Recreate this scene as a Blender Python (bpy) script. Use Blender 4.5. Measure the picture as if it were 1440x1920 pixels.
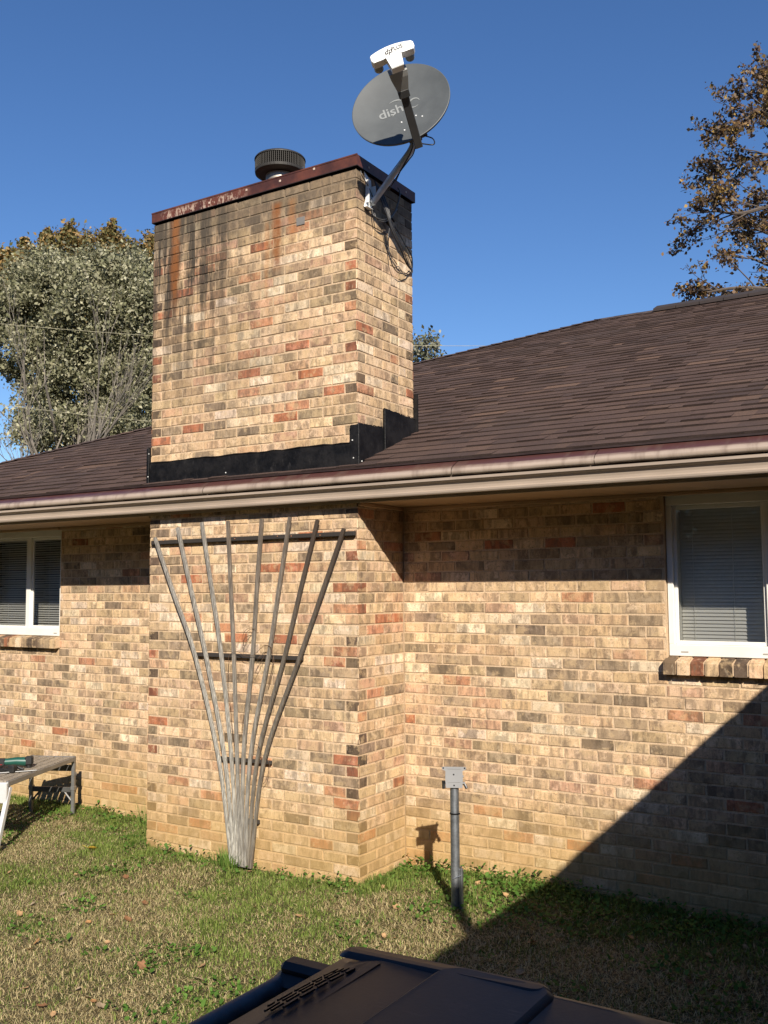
import bpy, math, random
import numpy as np
from mathutils import Vector, Matrix
S = bpy.context.scene
COL = S.collection
random.seed(7)
rng = np.random.default_rng(11)
R = math.radians
for o in list(bpy.data.objects):
    bpy.data.objects.remove(o)

# ------------------------------------------------------------------ camera
CF, YAW, PITCH, ROLL = 1812.6239, 0.5626, 0.0783, -0.0062
CP = Vector((3.4133, -5.1005, 1.7910))
Fw = Vector((-math.sin(YAW)*math.cos(PITCH), math.cos(YAW)*math.cos(PITCH), math.sin(PITCH)))
r0 = Vector((math.cos(YAW), math.sin(YAW), 0)); u0 = r0.cross(Fw)
Rt = r0*math.cos(ROLL)+u0*math.sin(ROLL); Up = -r0*math.sin(ROLL)+u0*math.cos(ROLL)
cam = bpy.data.objects.new('camera', bpy.data.cameras.new('camera')); COL.objects.link(cam)
cam.matrix_world = Matrix(((Rt.x, Up.x, -Fw.x, CP.x), (Rt.y, Up.y, -Fw.y, CP.y), (Rt.z, Up.z, -Fw.z, CP.z), (0, 0, 0, 1)))
cam.data.sensor_fit = 'VERTICAL'; cam.data.sensor_height = 24; cam.data.sensor_width = 18
cam.data.lens = CF*24/1920
cam.data.clip_start = 0.05; cam.data.clip_end = 2000
S.camera = cam

# ------------------------------------------------------------------ light
SUN = Vector((0.84, -1.0, 0.79)).normalized()          # towards the sun
EL = math.asin(SUN.z)
W = bpy.data.worlds.new('World'); S.world = W; W.use_nodes = True
nt = W.node_tree; bg = nt.nodes['Background']
sky = nt.nodes.new('ShaderNodeTexSky'); sky.sky_type = 'NISHITA'; sky.sun_disc = False
sky.sun_elevation = EL; sky.sun_rotation = math.atan2(SUN.x, SUN.y)
sky.air_density = 1.0; sky.dust_density = 0.0; sky.ozone_density = 4.0; sky.altitude = 300
hs = nt.nodes.new('ShaderNodeHueSaturation'); hs.inputs['Saturation'].default_value = 1.15; hs.inputs['Hue'].default_value = .507; nt.links.new(sky.outputs[0], hs.inputs['Color'])
nt.links.new(hs.outputs[0], bg.inputs[0]); bg.inputs[1].default_value = 0.083
sl = bpy.data.lights.new('sun', 'SUN'); sl.energy = 5.0; sl.angle = R(0.53); sl.color = (1.0, 0.915, 0.80)
so = bpy.data.objects.new('sun', sl); COL.objects.link(so)
so.rotation_euler = (-SUN).to_track_quat('-Z', 'Y').to_euler()
S.view_settings.view_transform = 'Standard'; S.view_settings.look = 'None'
S.view_settings.exposure = 0.64; S.view_settings.gamma = 1

# ------------------------------------------------------------------ helpers
def tag(o, label=None, cat=None, group=None, kind=None):
    if label: o['label'] = label
    if cat: o['category'] = cat
    if group: o['group'] = group
    if kind: o['kind'] = kind
    return o
def empty(name, loc=(0, 0, 0), rz=0, parent=None):
    o = bpy.data.objects.new(name, None); COL.objects.link(o)
    o.location = loc; o.rotation_euler = (0, 0, rz); o.empty_display_size = .1
    if parent: o.parent = parent
    return o
class MB:
    def __init__(s): s.v = []; s.f = []; s.c = []; s.cur = None
    def add(s, vs, fs, col=None):
        n = len(s.v); s.v += [tuple(p) for p in vs]; s.f += [tuple(i+n for i in f) for f in fs]
        s.c += [col or s.cur or (1, 1, 1, 1)]*len(vs)
    def box(s, x0, x1, y0, y1, z0, z1, M=None, col=None, b=0.0):
        if b > 0:
            return s.bbox((x0+x1)/2, (y0+y1)/2, (z0+z1)/2, x1-x0, y1-y0, z1-z0, b, M, col)
        vs = [Vector((x, y, z)) for x in (x0, x1) for y in (y0, y1) for z in (z0, z1)]
        if M: vs = [M @ p for p in vs]
        s.add(vs, [(0, 1, 3, 2), (4, 6, 7, 5), (0, 4, 5, 1), (2, 3, 7, 6), (0, 2, 6, 4), (1, 5, 7, 3)], col)
    def bbox(s, cx, cy, cz, sx, sy, sz, b, M=None, col=None):
        b = min(b, .45*min(sx, sy, sz)); h = (sx/2, sy/2, sz/2); vs = []; idx = {}
        for a in (-1, 1):
            for bb in (-1, 1):
                for c in (-1, 1):
                    sg = (a, bb, c)
                    for ax in range(3):
                        p = [sg[i]*(h[i]-(0 if i == ax else b)) for i in range(3)]
                        idx[(sg, ax)] = len(vs); q = Vector((cx+p[0], cy+p[1], cz+p[2]))
                        vs.append(M @ q if M else q)
        fs = []
        for ax in range(3):
            o1, o2 = [i for i in range(3) if i != ax]
            for sg in (-1, 1):
                q = []
                for (p1, p2) in ((-1, -1), (1, -1), (1, 1), (-1, 1)):
                    k = [0, 0, 0]; k[ax] = sg; k[o1] = p1; k[o2] = p2; q.append(idx[(tuple(k), ax)])
                fs.append(q)
                pass
        for ax in range(3):
            o1, o2 = [i for i in range(3) if i != ax]
            for p1 in (-1, 1):
                for p2 in (-1, 1):
                    ka = [0, 0, 0]; kb = [0, 0, 0]; ka[o1] = kb[o1] = p1; ka[o2] = kb[o2] = p2; ka[ax] = -1; kb[ax] = 1
                    ka = tuple(ka); kb = tuple(kb)
                    fs.append([idx[(ka, o1)], idx[(kb, o1)], idx[(kb, o2)], idx[(ka, o2)]])
        for a in (-1, 1):
            for bb in (-1, 1):
                for c in (-1, 1): fs.append([idx[((a, bb, c), i)] for i in range(3)])
        s.add(vs, fs, col)
    def tube(s, pts, rad, n=8, cap=True, col=None):
        pts = [Vector(p) for p in pts]; m = len(pts)
        if not hasattr(rad, '__len__'): rad = [rad]*m
        t0 = (pts[1]-pts[0]).normalized()
        a = Vector((0, 0, 1)) if abs(t0.z) < .9 else Vector((1, 0, 0))
        u = t0.cross(a).normalized(); vs = []
        for i, p in enumerate(pts):
            t = (pts[min(i+1, m-1)]-pts[max(i-1, 0)]).normalized()
            u = (u-t*u.dot(t))
            u = u.normalized() if u.length > 1e-6 else t.orthogonal().normalized()
            w = t.cross(u)
            for k in range(n):
                an = 2*math.pi*k/n; vs.append(p+(u*math.cos(an)+w*math.sin(an))*rad[i])
        fs = [(i*n+k, i*n+(k+1) % n, (i+1)*n+(k+1) % n, (i+1)*n+k) for i in range(m-1) for k in range(n)]
        if cap: fs += [tuple(range(n))[::-1], tuple((m-1)*n+k for k in range(n))]
        s.add(vs, fs, col)
    def lathe(s, prof, n=32, M=None, col=None):
        vs = [Vector((r*math.cos(2*math.pi*k/n), r*math.sin(2*math.pi*k/n), z)) for r, z in prof for k in range(n)]
        if M: vs = [M @ p for p in vs]
        fs = [(i*n+k, i*n+(k+1) % n, (i+1)*n+(k+1) % n, (i+1)*n+k) for i in range(len(prof)-1) for k in range(n)]
        s.add(vs, fs, col)
    def prism(s, poly, x0, x1, f=None, col=None):
        # poly of (y,z) swept along x (f maps (t, y, z) to a point)
        f = f or (lambda t, y, z: (t, y, z)); n = len(poly)
        vs = [f(x0, y, z) for y, z in poly]+[f(x1, y, z) for y, z in poly]
        fs = [(i, (i+1) % n, n+(i+1) % n, n+i) for i in range(n)]+[tuple(range(n))[::-1], tuple(range(n, 2*n))]
        s.add(vs, fs, col)
    def build(s, name, mat, parent=None, smooth=False, color=False, angle=None):
        me = bpy.data.meshes.new(name); me.from_pydata(s.v, [], s.f)
        if color:
            a = me.color_attributes.new('col', 'FLOAT_COLOR', 'POINT')
            a.data.foreach_set('color', np.array(s.c, dtype=np.float32).ravel())
        me.materials.append(mat)
        import bmesh
        if len(s.v) < 40000 and not color:
            bm = bmesh.new(); bm.from_mesh(me); bmesh.ops.recalc_face_normals(bm, faces=bm.faces); bm.to_mesh(me); bm.free()
        if smooth: me.polygons.foreach_set('use_smooth', [True]*len(me.polygons))
        if smooth and angle: me.set_sharp_from_angle(angle=R(angle))
        o = bpy.data.objects.new(name, me); COL.objects.link(o)
        if parent: o.parent = parent
        return o
def npmesh(name, V, counts, idx, mat, colors=None, parent=None, smooth=False):
    me = bpy.data.meshes.new(name); me.vertices.add(len(V)); me.vertices.foreach_set('co', V.astype(np.float32).ravel())
    me.loops.add(len(idx)); me.loops.foreach_set('vertex_index', idx.astype(np.int32))
    me.polygons.add(len(counts)); st = np.concatenate([[0], np.cumsum(counts)[:-1]]).astype(np.int32)
    me.polygons.foreach_set('loop_start', st)
    try: me.polygons.foreach_set('loop_total', counts.astype(np.int32))
    except Exception: pass
    me.update(calc_edges=True)
    if colors is not None:
        a = me.color_attributes.new('col', 'FLOAT_COLOR', 'POINT'); a.data.foreach_set('color', colors.astype(np.float32).ravel())
    me.materials.append(mat)
    if smooth: me.polygons.foreach_set('use_smooth', [True]*len(me.polygons))
    o = bpy.data.objects.new(name, me); COL.objects.link(o)
    if parent: o.parent = parent
    return o
def frame(o, x, y, z):
    x, y, z = Vector(x).normalized(), Vector(y).normalized(), Vector(z).normalized()
    return Matrix(((x.x, y.x, z.x, o[0]), (x.y, y.y, z.y, o[1]), (x.z, y.z, z.z, o[2]), (0, 0, 0, 1)))
def spline(P, n=8):
    P = [Vector(p) for p in P]; Q = [P[0]*2-P[1]]+P+[P[-1]*2-P[-2]]; out = []
    for i in range(1, len(Q)-2):
        a, b, c, d = Q[i-1:i+3]
        for k in range(n):
            t = k/n; out.append(.5*((2*b)+(c-a)*t+(2*a-5*b+4*c-d)*t*t+(-a+3*b-3*c+d)*t**3))
    return out+[P[-1]]

# ------------------------------------------------------------------ materials
class N:
    def __init__(s, name):
        s.m = bpy.data.materials.new(name); s.m.use_nodes = True; s.t = s.m.node_tree; s.p = s.t.nodes['Principled BSDF']
    def n(s, typ, **kw):
        nd = s.t.nodes.new('ShaderNode'+typ)
        for k, v in kw.items():
            if k.startswith('i_'): nd.inputs[k[2:].replace('_', ' ')].default_value = v
            elif k[0] == 'I': nd.inputs[int(k[1:])].default_value = v
            else: setattr(nd, k, v)
        return nd
    def l(s, a, b): s.t.links.new(a, b); return s
    def val(s, x, sock):
        if isinstance(x, (int, float)): sock.default_value = x
        elif isinstance(x, tuple): sock.default_value = x
        else: s.l(x, sock)
    def math(s, op, a, b=0.0, c=None, clamp=False):
        nd = s.n('Math', operation=op, use_clamp=clamp); s.val(a, nd.inputs[0]); s.val(b, nd.inputs[1])
        if c is not None: s.val(c, nd.inputs[2])
        return nd.outputs[0]
    def mix(s, f, a, b, mode='MIX'):
        nd = s.n('Mix', data_type='RGBA', blend_type=mode); s.val(f, nd.inputs[0]); s.val(a, nd.inputs[6]); s.val(b, nd.inputs[7])
        return nd.outputs[2]
    def noise(s, vec, scale, detail=3, rough=.6, w=None):
        nd = s.n('TexNoise', noise_dimensions='4D' if w is not None else '3D'); nd.inputs['Scale'].default_value = scale
        nd.inputs['Detail'].default_value = detail; nd.inputs['Roughness'].default_value = rough
        if vec is not None: s.l(vec, nd.inputs['Vector'])
        if w is not None: s.val(w, nd.inputs['W'])
        return nd.outputs['Fac']
    def ramp(s, f, stops):
        nd = s.n('ValToRGB'); s.val(f, nd.inputs[0]); e = nd.color_ramp.elements
        while len(e) < len(stops): e.new(.5)
        for i, (p, c) in enumerate(stops):
            e[i].position = p; e[i].color = c if len(c) == 4 else (*c, 1)
        return nd.outputs[0]
    def step(s, f, a, b):
        nd = s.n('MapRange', interpolation_type='SMOOTHSTEP'); s.val(f, nd.inputs[0]); nd.inputs[1].default_value = a; nd.inputs[2].default_value = b
        return nd.outputs[0]
    def scalev(s, vec, sc):
        nd = s.n('VectorMath', operation='MULTIPLY'); s.l(vec, nd.inputs[0]); nd.inputs[1].default_value = sc; return nd.outputs[0]
    def bump(s, h, strength=.3, dist=.01):
        nd = s.n('Bump'); nd.inputs['Strength'].default_value = strength; nd.inputs['Distance'].default_value = dist; s.l(h, nd.inputs['Height'])
        s.l(nd.outputs[0], s.p.inputs['Normal'])
    def geo(s): return s.n('NewGeometry').outputs['Position']
    def obj(s): return s.n('TexCoord').outputs['Object']
    def attr(s): return s.n('Attribute', attribute_name='col')
    def base(s, c, rough=.6, metal=0, spec=.5):
        s.val(c, s.p.inputs['Base Color']); s.val(rough, s.p.inputs['Roughness']); s.p.inputs['Metallic'].default_value = metal
        s.p.inputs['Specular IOR Level'].default_value = spec; return s.m
def c4(r, g, b): return (r, g, b, 1.0)
def simple(name, c, rough=.6, metal=0, var=.15, scale=8, bump=0, spec=.5, stretch=(1, 1, 1)):
    m = N(name); v = m.scalev(m.obj(), stretch); f = m.noise(v, scale, 5)
    a = c4(*[x*(1-var) for x in c]); b = c4(*[min(1, x*(1+var)) for x in c])
    col = m.mix(m.step(f, .3, .7), a, b)
    m.base(col, rough, metal, spec)
    m.l(m.math('MULTIPLY_ADD', f, .25, rough-.12), m.p.inputs['Roughness'])
    if bump: m.bump(m.noise(v, scale*6, 4), bump, .004)
    return m.m

def brick_mat(name, stains=False):
    m = N(name); at = m.attr(); col = at.outputs['Color']; rnd = at.outputs['Alpha']; pos = m.geo()
    w = m.math('MULTIPLY', rnd, 60.0)
    band = m.noise(m.scalev(pos, (1, 1, .22)), 17, 4, .7, w)          # bark-like vertical bands
    blot = m.noise(pos, 15, 4, .7, w)
    fine = m.noise(pos, 170, 3, .7)
    grit = m.noise(pos, 420, 2, .7)
    hsv = m.n('HueSaturation'); hsv.inputs['Saturation'].default_value = .9; hsv.inputs['Value'].default_value = 1.22; m.l(col, hsv.inputs['Color'])
    dk = m.n('HueSaturation'); dk.inputs['Saturation'].default_value = .95; dk.inputs['Value'].default_value = .50; m.l(col, dk.inputs['Color'])
    c = m.mix(m.step(band, .40, .58), dk.outputs[0], col)
    c = m.mix(m.math('MULTIPLY', m.step(blot, .50, .64), .75), c, hsv.outputs[0])
    c = m.mix(m.math('MULTIPLY', m.step(m.noise(pos, 11, 4, .65, m.math('ADD', w, 7.3)), .52, .60), .45), c, c4(.62, .44, .24))
    pale = m.mix(.35, c, c4(.84, .68, .46))
    c = m.mix(m.math('MULTIPLY', m.step(m.noise(m.scalev(pos, (1, 1, .35)), 34, 4, .7, w), .58, .66), .65), c, pale)
    c = m.mix(m.math('MULTIPLY', m.step(m.noise(pos, 75, 3, .75), .57, .66), .6), c, c4(.17, .11, .07))   # small pits
    c = m.mix(m.step(fine, .2, .8), m.mix(.22, c, c4(.1, .07, .05)), c)
    c = m.mix(m.math('MULTIPLY', m.math('GREATER_THAN', rnd, 1.5), .85), c, m.mix(m.step(fine, .3, .75), c4(.45, .32, .20), c4(.68, .50, .32)))
    big = m.noise(pos, 1.3, 3)
    c = m.mix(m.math('MULTIPLY', m.step(big, .45, .70), .16), c, c4(.20, .15, .09)); c = m.mix(m.math('MULTIPLY', m.step(m.noise(m.scalev(pos, (1, 1, .7)), 12, 5, .8, w), .53, .65), .58), c, c4(.15, .105, .07))
    sep = m.n('SeparateXYZ'); m.l(pos, sep.inputs[0]); X, Y, Z = sep.outputs
    dirt = m.math('MULTIPLY', m.step(m.math('ADD', Z, m.math('MULTIPLY', m.noise(pos, 3.2, 5, .7), -.45)), .42, -.16), .60)
    c = m.mix(dirt, c, c4(.42, .27, .095))                                                              # soil splash
    if stains:
        def streak(x, wd, z0, z1, st, co):
            nonlocal c
            wob = m.math('MULTIPLY_ADD', m.noise(m.scalev(pos, (1, 1, .3)), 18, 3), .07, -.035)
            dx = m.math('ABSOLUTE', m.math('ADD', m.math('SUBTRACT', X, x), wob))
            fx = m.step(dx, wd, wd*.15); fz = m.math('MULTIPLY', m.step(Z, z0, z0+.35*(z1-z0)), m.step(Z, z1+.05, z1))
            fy = m.step(Y, .02, .0)
            f = m.math('MULTIPLY', m.math('MULTIPLY', fx, fz), m.math('MULTIPLY', fy, st)); f = m.math('MULTIPLY', f, m.math('MULTIPLY_ADD', m.step(m.noise(pos, 22, 5, .8), .30, .55), .5, .5)); c = m.mix(f, c, co)
        gx = m.step(m.math('ADD', X, m.math('MULTIPLY', m.noise(pos, 3.5, 5, .65), 1.5)), .40, -.85)
        gz = m.step(m.math('ADD', Z, m.math('MULTIPLY', m.noise(m.scalev(pos, (1, 1, .25)), 9, 4), 1.0)), 3.5, 4.9)
        vert = m.step(m.noise(m.scalev(pos, (1, 1, .10)), 11, 5, .7), .38, .58)
        f = m.math('MULTIPLY', m.math('MULTIPLY', m.math('MULTIPLY', gx, m.math('MULTIPLY_ADD', gz, .85, .35)), vert), 1.0)
        f = m.math('MULTIPLY', f, m.step(Z, 2.9, 3.4))
        c = m.mix(m.math('MULTIPLY', f, 1.0, clamp=True), c, c4(.05, .04, .03))                                                          # soot and algae
        top = m.step(m.math('ADD', Z, m.math('MULTIPLY', m.noise(m.scalev(pos, (1, 1, .4)), 7, 5, .7), .8)), 4.50, 4.86)
        c = m.mix(m.math('MULTIPLY', top, .72), c, c4(.085, .068, .05))
        streak(-1.62, .065, 3.75, 4.60, .8, c4(.24, .085, .022)); streak(-.66, .06, 3.9, 4.42, .85, c4(.22, .075, .02))
        streak(-.53, .05, 4.1, 4.42, .5, c4(.34, .14, .04)); streak(-.75, .03, 3.6, 4.3, .4, c4(.34, .14, .04))
    m.base(c, .9, 0, .25)
    h = m.math('ADD', m.math('MULTIPLY', fine, .6), m.math('ADD', m.math('MULTIPLY', band, .9), m.math('MULTIPLY', grit, .35)))
    m.bump(h, .55, .006)
    return m.m
M_brick = brick_mat('brick'); M_brickc = brick_mat('chimney_brick', True)
SANDY = simple('concrete', (.30, .28, .25), .9, bump=.5, scale=12)
M_alum_tan = simple('gutter_paint', (.335, .268, .21), .5, var=.10, scale=2, stretch=(1, 6, 6))
M_soffit = simple('soffit_paint', (.40, .27, .16), .6, var=.06, scale=3)
def guard_mat():
    m = N('gutter_guard_metal'); p = m.geo(); f = m.noise(m.scalev(p, (1.2, 60, 90)), 1.2, 6, .7); g = m.noise(m.scalev(p, (14, 3, 3)), 1, 5)
    sep = m.n('SeparateXYZ'); m.l(p, sep.inputs[0])
    worn = m.step(m.math('ADD', sep.outputs[2], m.math('MULTIPLY', m.math('ADD', f, m.math('MULTIPLY', g, .25)), .045)), 2.535, 2.505)
    c = m.mix(worn, c4(.075, .030, .026), m.mix(f, c4(.24, .19, .15), c4(.50, .40, .32)))
    c = m.mix(m.math('MULTIPLY', m.step(g, .48, .7), .45), c, c4(.12, .08, .06)); m.base(c, .35, 0, .6)
    return m.m
M_guard = guard_mat()
def flash_mat():
    m = N('flashing_coat'); p = m.geo(); f = m.noise(p, 7, 5, .7); g = m.noise(m.scalev(p, (1, 1, .3)), 30, 4, .7)
    c = m.mix(m.step(f, .35, .65), c4(.004, .004, .0045), c4(.012, .011, .011)); c = m.mix(m.math('MULTIPLY', m.step(g, .60, .72), .35), c, c4(.06, .055, .05))
    m.base(c, .5, 0, .3); m.l(m.math('MULTIPLY_ADD', f, .5, .25), m.p.inputs['Roughness']); m.bump(f, .5, .012); return m.m
M_fl2 = flash_mat()
M_flash = simple('black_flashing', (.006, .006, .0065), .6, var=.4, scale=9, bump=.12, spec=.2)
M_vinyl = simple('white_vinyl', (.72, .70, .64), .4, var=.05, scale=5)
M_vinyl2 = simple('cream_window_trim', (.50, .47, .38), .5, var=.05, scale=5)
M_blind = simple('blind_slats', (.84, .81, .74), .5, var=.02)
M_room = simple('room_dark', (.05, .048, .045), .9)
def glass():
    m = N('window_glass'); t = m.t; out = t.nodes['Material Output']
    tr = m.n('BsdfTransparent'); tr.inputs[0].default_value = (.92, .94, .94, 1)
    gl = m.n('BsdfGlossy'); gl.inputs['Roughness'].default_value = .015
    fr = m.n('Fresnel'); fr.inputs[0].default_value = 1.55
    mx = m.n('MixShader'); m.l(m.math('MULTIPLY', fr.outputs[0], .75, clamp=True), mx.inputs[0]); m.l(tr.outputs[0], mx.inputs[1]); m.l(gl.outputs[0], mx.inputs[2])
    m.l(mx.outputs[0], out.inputs[0]); return m.m
M_glass = glass()
def rust_cap():
    m = N('rusty_cap'); p = m.obj(); sep = m.n('SeparateXYZ'); m.l(p, sep.inputs[0])
    f = m.noise(m.scalev(p, (1, 1, 1)), 6, 6, .65); c = m.mix(m.step(f, .3, .7), c4(.050, .018, .013), c4(.135, .042, .024))
    fl = m.noise(m.scalev(p, (1, 1, .5)), 38, 5, .7)
    zz = m.step(sep.outputs[2], 4.62, 4.585); xx = m.math('MULTIPLY', m.step(sep.outputs[0], -.86, -1.1), m.step(sep.outputs[0], -1.78, -1.66))
    k = m.math('MULTIPLY', m.math('MULTIPLY', zz, xx), m.step(fl, .49, .56)); k = m.math('MULTIPLY', k, m.step(sep.outputs[1], -.01, -.017))
    c = m.mix(m.math('MULTIPLY', k, .8), c, c4(.44, .33, .25))
    c = m.mix(m.step(sep.outputs[2], 4.549, 4.545), c, c4(.02, .012, .01))
    m.base(c, .5, 0, .5); m.bump(f, .2, .004); return m.m
M_cap = rust_cap()
def shingle_mat():
    m = N('shingles'); at = m.attr(); p = m.geo(); f = m.noise(p, 260, 3, .8); g = m.noise(p, 1.1, 3); q = m.noise(p, 26, 3)
    c = m.mix(m.step(f, .25, .75), m.mix(.6, at.outputs['Color'], c4(.012, .010, .010)), m.mix(.25, at.outputs['Color'], c4(.24, .15, .12)))
    c = m.mix(m.math('MULTIPLY', m.step(g, .45, .7), .3), c, c4(.07, .052, .045)); c = m.mix(m.math('MULTIPLY', m.step(q, .5, .7), .2), c, c4(.035, .026, .024))
    m.base(c, .9, 0, .2); m.bump(f, .5, .004); return m.m
M_shin = shingle_mat()
M_room2 = simple('roof_deck', (.02, .015, .013), .9)

# ------------------------------------------------------------------ bricks
H = .0677; ML = .2103; J = .0105
PAL = [((.70, .49, .29), 27), ((.63, .42, .24), 20), ((.77, .60, .41), 15), ((.55, .38, .22), 12), ((.39, .28, .17), 11),
       ((.30, .215, .135), 7), ((.55, .26, .135), 6), ((.49, .18, .085), 4), ((.60, .36, .215), 10), ((.22, .16, .10), 1.0)]
PW = np.array([w for _, w in PAL], float); PW /= PW.sum(); RED = 1.0
PWW = np.array([28, 22, 15, 15, 15, 7, 2.6, 2.2, 7, .8]); PWW /= PWW.sum(); WALLS = False
def bcol(dark=0.0):
    if random.random() < dark: c = random.choice([(.10, .068, .045), (.13, .085, .055), (.30, .11, .055), (.17, .115, .07)])
    else: c = PAL[rng.choice(len(PAL), p=PWW if WALLS else PW)][0]
    s = random.uniform(.86, 1.12)
    return (c[0]*s, c[1]*s*random.uniform(.97, 1.03), c[2]*s*random.uniform(.94, 1.05), random.random())
MORT = (.70, .54, .37)
def brick(mb, o, u, n, a, b, z0, z1, col, dep=.007):
    """one brick in the plane through o along u, facing n; a..b along u, z0..z1; front at the plane, root dep behind"""
    w = Vector((0, 0, 1)); c = .0028; j = random.uniform(-.0016, .0012); t = [random.uniform(-.0009, .0009) for _ in range(4)]
    q = [(a, z0), (b, z0), (b, z1), (a, z1)]; s = [(1, 1), (-1, 1), (-1, -1), (1, -1)]
    e = [random.uniform(-.0021, .0019) for _ in range(8)]
    vs = []
    for i, (x, z) in enumerate(q): vs.append(o+u*(x+e[i])+w*(z+e[i+4])-n*dep)
    for i, (x, z) in enumerate(q): vs.append(o+u*(x+e[i])+w*(z+e[i+4])-n*(c*.8-j))
    for i, (x, z) in enumerate(q): vs.append(o+u*(x+e[i]+s[i][0]*c)+w*(z+e[i+4]+s[i][1]*c)+n*(j+t[i]))
    fs = [(8, 9, 10, 11)]+[(4+i, 4+(i+1) % 4, 8+(i+1) % 4, 8+i) for i in range(4)]+[(i, (i+1) % 4, 4+(i+1) % 4, 4+i) for i in range(4)]
    mb.add(vs, fs, col)
def face(mb, o, u, n, L, k0, k1, phase=0, holes=(), c0=False, c1=False, dark0=.5, Lk=None):
    """courses k0..k1 of running bond over length L; c0/c1: external corner at the start/end"""
    o, u, n = Vector(o), Vector(u), Vector(n)
    for k in range(k0, k1):
        z0, z1 = k*H+J/2, (k+1)*H-J/2; LL = Lk(k) if Lk else L
        first = .0985 if (k+phase) % 2 else .1985
        if not c0: first = ML*(.5 if (k+phase) % 2 else 1.0)-.02
        cuts = [0.0, first]
        while cuts[-1] < LL-.001: cuts.append(cuts[-1]+ML)
        cuts[-1] = LL
        if c1:
            last = .0985 if (k+phase) % 2 else .1985
            cuts = [x for x in cuts[:-1] if x < LL-last-.055]+[LL-last, LL]
        elif len(cuts) > 2 and cuts[-1]-cuts[-2] < .04: cuts.pop(-2)
        for i in range(len(cuts)-1):
            a = cuts[i]+(0 if (i == 0 and c0) else J/2); b = cuts[i+1]-(0 if (i == len(cuts)-2 and c1) else J/2)
            segs = [(a, b)]
            for (ha, hb, hz0, hz1) in holes:
                if z1 > hz0+.004 and z0 < hz1-.004:
                    ns = []
                    for (p, q) in segs:
                        if q <= ha or p >= hb: ns.append((p, q)); continue
                        if p < ha-.02: ns.append((p, ha-.004))
                        if q > hb+.02: ns.append((hb+.004, q))
                    segs = ns
            isend = (i == 0 and c0 and (k+phase) % 2) or (i == len(cuts)-2 and c1 and (k+phase) % 2)
            for (p, q) in segs: brick(mb, o, u, n, p, q, z0, z1, bcol(dark0 if isend else 0.0))
def mortar(mb, x0, x1, y0, y1, z0, z1): mb.box(x0, x1, y0, y1, z0, z1, col=(*MORT, 2.0))

WY = .5557; CW = 1.843; DU = .7115; ZG = -.08
house = tag(empty('brick_house'), 'single-storey brick house with a brown shingle hip roof and a tall brick chimney', 'house')
D = .0042
# chimney: front course faces, sides, stack
mb = MB()
face(mb, (-CW, 0, 0), (1, 0, 0), (0, -1, 0), CW, -1, 67, 0, c0=True, c1=True)
face(mb, (0, 0, 0), (0, 1, 0), (1, 0, 0), WY, -1, 36, 1, c0=True)
face(mb, (0, 0, 0), (0, 1, 0), (1, 0, 0), DU, 36, 67, 1, c0=True, c1=True)
face(mb, (-CW, WY, 0), (0, -1, 0), (-1, 0, 0), WY, -1, 36, 1, c1=True)
face(mb, (-CW, DU, 0), (0, -1, 0), (-1, 0, 0), DU, 36, 67, 1, c0=True, c1=True)
face(mb, (0, DU, 0), (-1, 0, 0), (0, 1, 0), CW, 36, 67, 0, c0=True, c1=True)
mortar(mb, -CW+D, -D, D, WY+.02, -H, 36*H); mortar(mb, -CW+D, -D, D, DU-D, 36*H, 67*H-.004)
chim = mb.build('chimney', M_brickc, house, color=True)
mb = MB(); mb.box(-CW-.012, .012, -.014, WY, -.30, -H+.001); mb.build('foundation_strip', SANDY, chim)
# chimney cap, flue
mb = MB(); o = .018; oL = .006
poly_o = [(-CW-oL, -o), (o, -o), (o, DU+o), (-CW-oL, DU+o)]
t = .004
mb.box(-CW-oL, o, -o, -o+t, 4.542, 4.617); mb.box(-CW-oL, o, DU+o-t, DU+o, 4.542, 4.617)
mb.box(-CW-oL, -CW-oL+t, -o+t, DU+o-t, 4.542, 4.617); mb.box(o-t, o, -o+t, DU+o-t, 4.542, 4.617)
mb.add([(-CW-oL, -o, 4.617), (o, -o, 4.617), (o, DU+o, 4.617), (-CW-oL, DU+o, 4.617), (-CW/2-.2, DU/2, 4.655), (-CW/2+.2, DU/2, 4.655)],
       [(0, 1, 5, 4), (1, 2, 5), (2, 3, 4, 5), (3, 0, 4)])
mb.prism([(-o-.0025, 4.612), (-o-.0025, 4.622), (-o+.002, 4.622), (-o+.002, 4.612)], -CW-oL-.002, o+.002)
cap = mb.build('chimney_cap', M_cap, chim)
mb = MB()
for x, z in ((-.62, 4.585), (-.92, 4.59), (-1.27, 4.575), (-.33, 4.60)): mb.box(x-.008, x+.008, -o-.003, -o, z-.008, z+.008, b=.002)
for y in (.12, .35, .60): mb.box(o, o+.003, y-.007, y+.007, 4.57, 4.584, b=.002)
mb.build('screw', simple('cap_screws', (.5, .38, .3), .5), chim)
M_meshm = simple('flue_mesh', (.035, .032, .028), .6, .3)
fx, fy = -.92, .36
mb = MB(); T = Matrix.Translation((fx, fy, 0))
mb.lathe([(.105, 4.63), (.105, 4.83)], 28, T); mb.lathe([(.098, 4.83), (.098, 4.63)], 28, T)
flue = mb.build('flue_pipe', simple('galvanised_flue', (.42, .38, .31), .45, .6, var=.3), chim, smooth=True)
mb = MB(); rr = .183
mb.lathe([(.0, 4.835), (.16, 4.835), (rr, 4.842), (rr+.003, 4.862), (rr-.002, 4.862), (.16, 4.845), (0, 4.845)], 40, T)
mb.lathe([(0, 4.972), (.16, 4.970), (rr, 4.958), (rr+.006, 4.95), (rr+.006, 4.943), (rr-.002, 4.943), (.15, 4.955), (0, 4.957)], 40, T)
NB = 78
for k in range(NB):
    a = 2*math.pi*k/NB; x, y = fx+rr*math.cos(a), fy+rr*math.sin(a); mb.tube([(x, y, 4.85), (x, y, 4.95)], .0022, 4, False)
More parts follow.
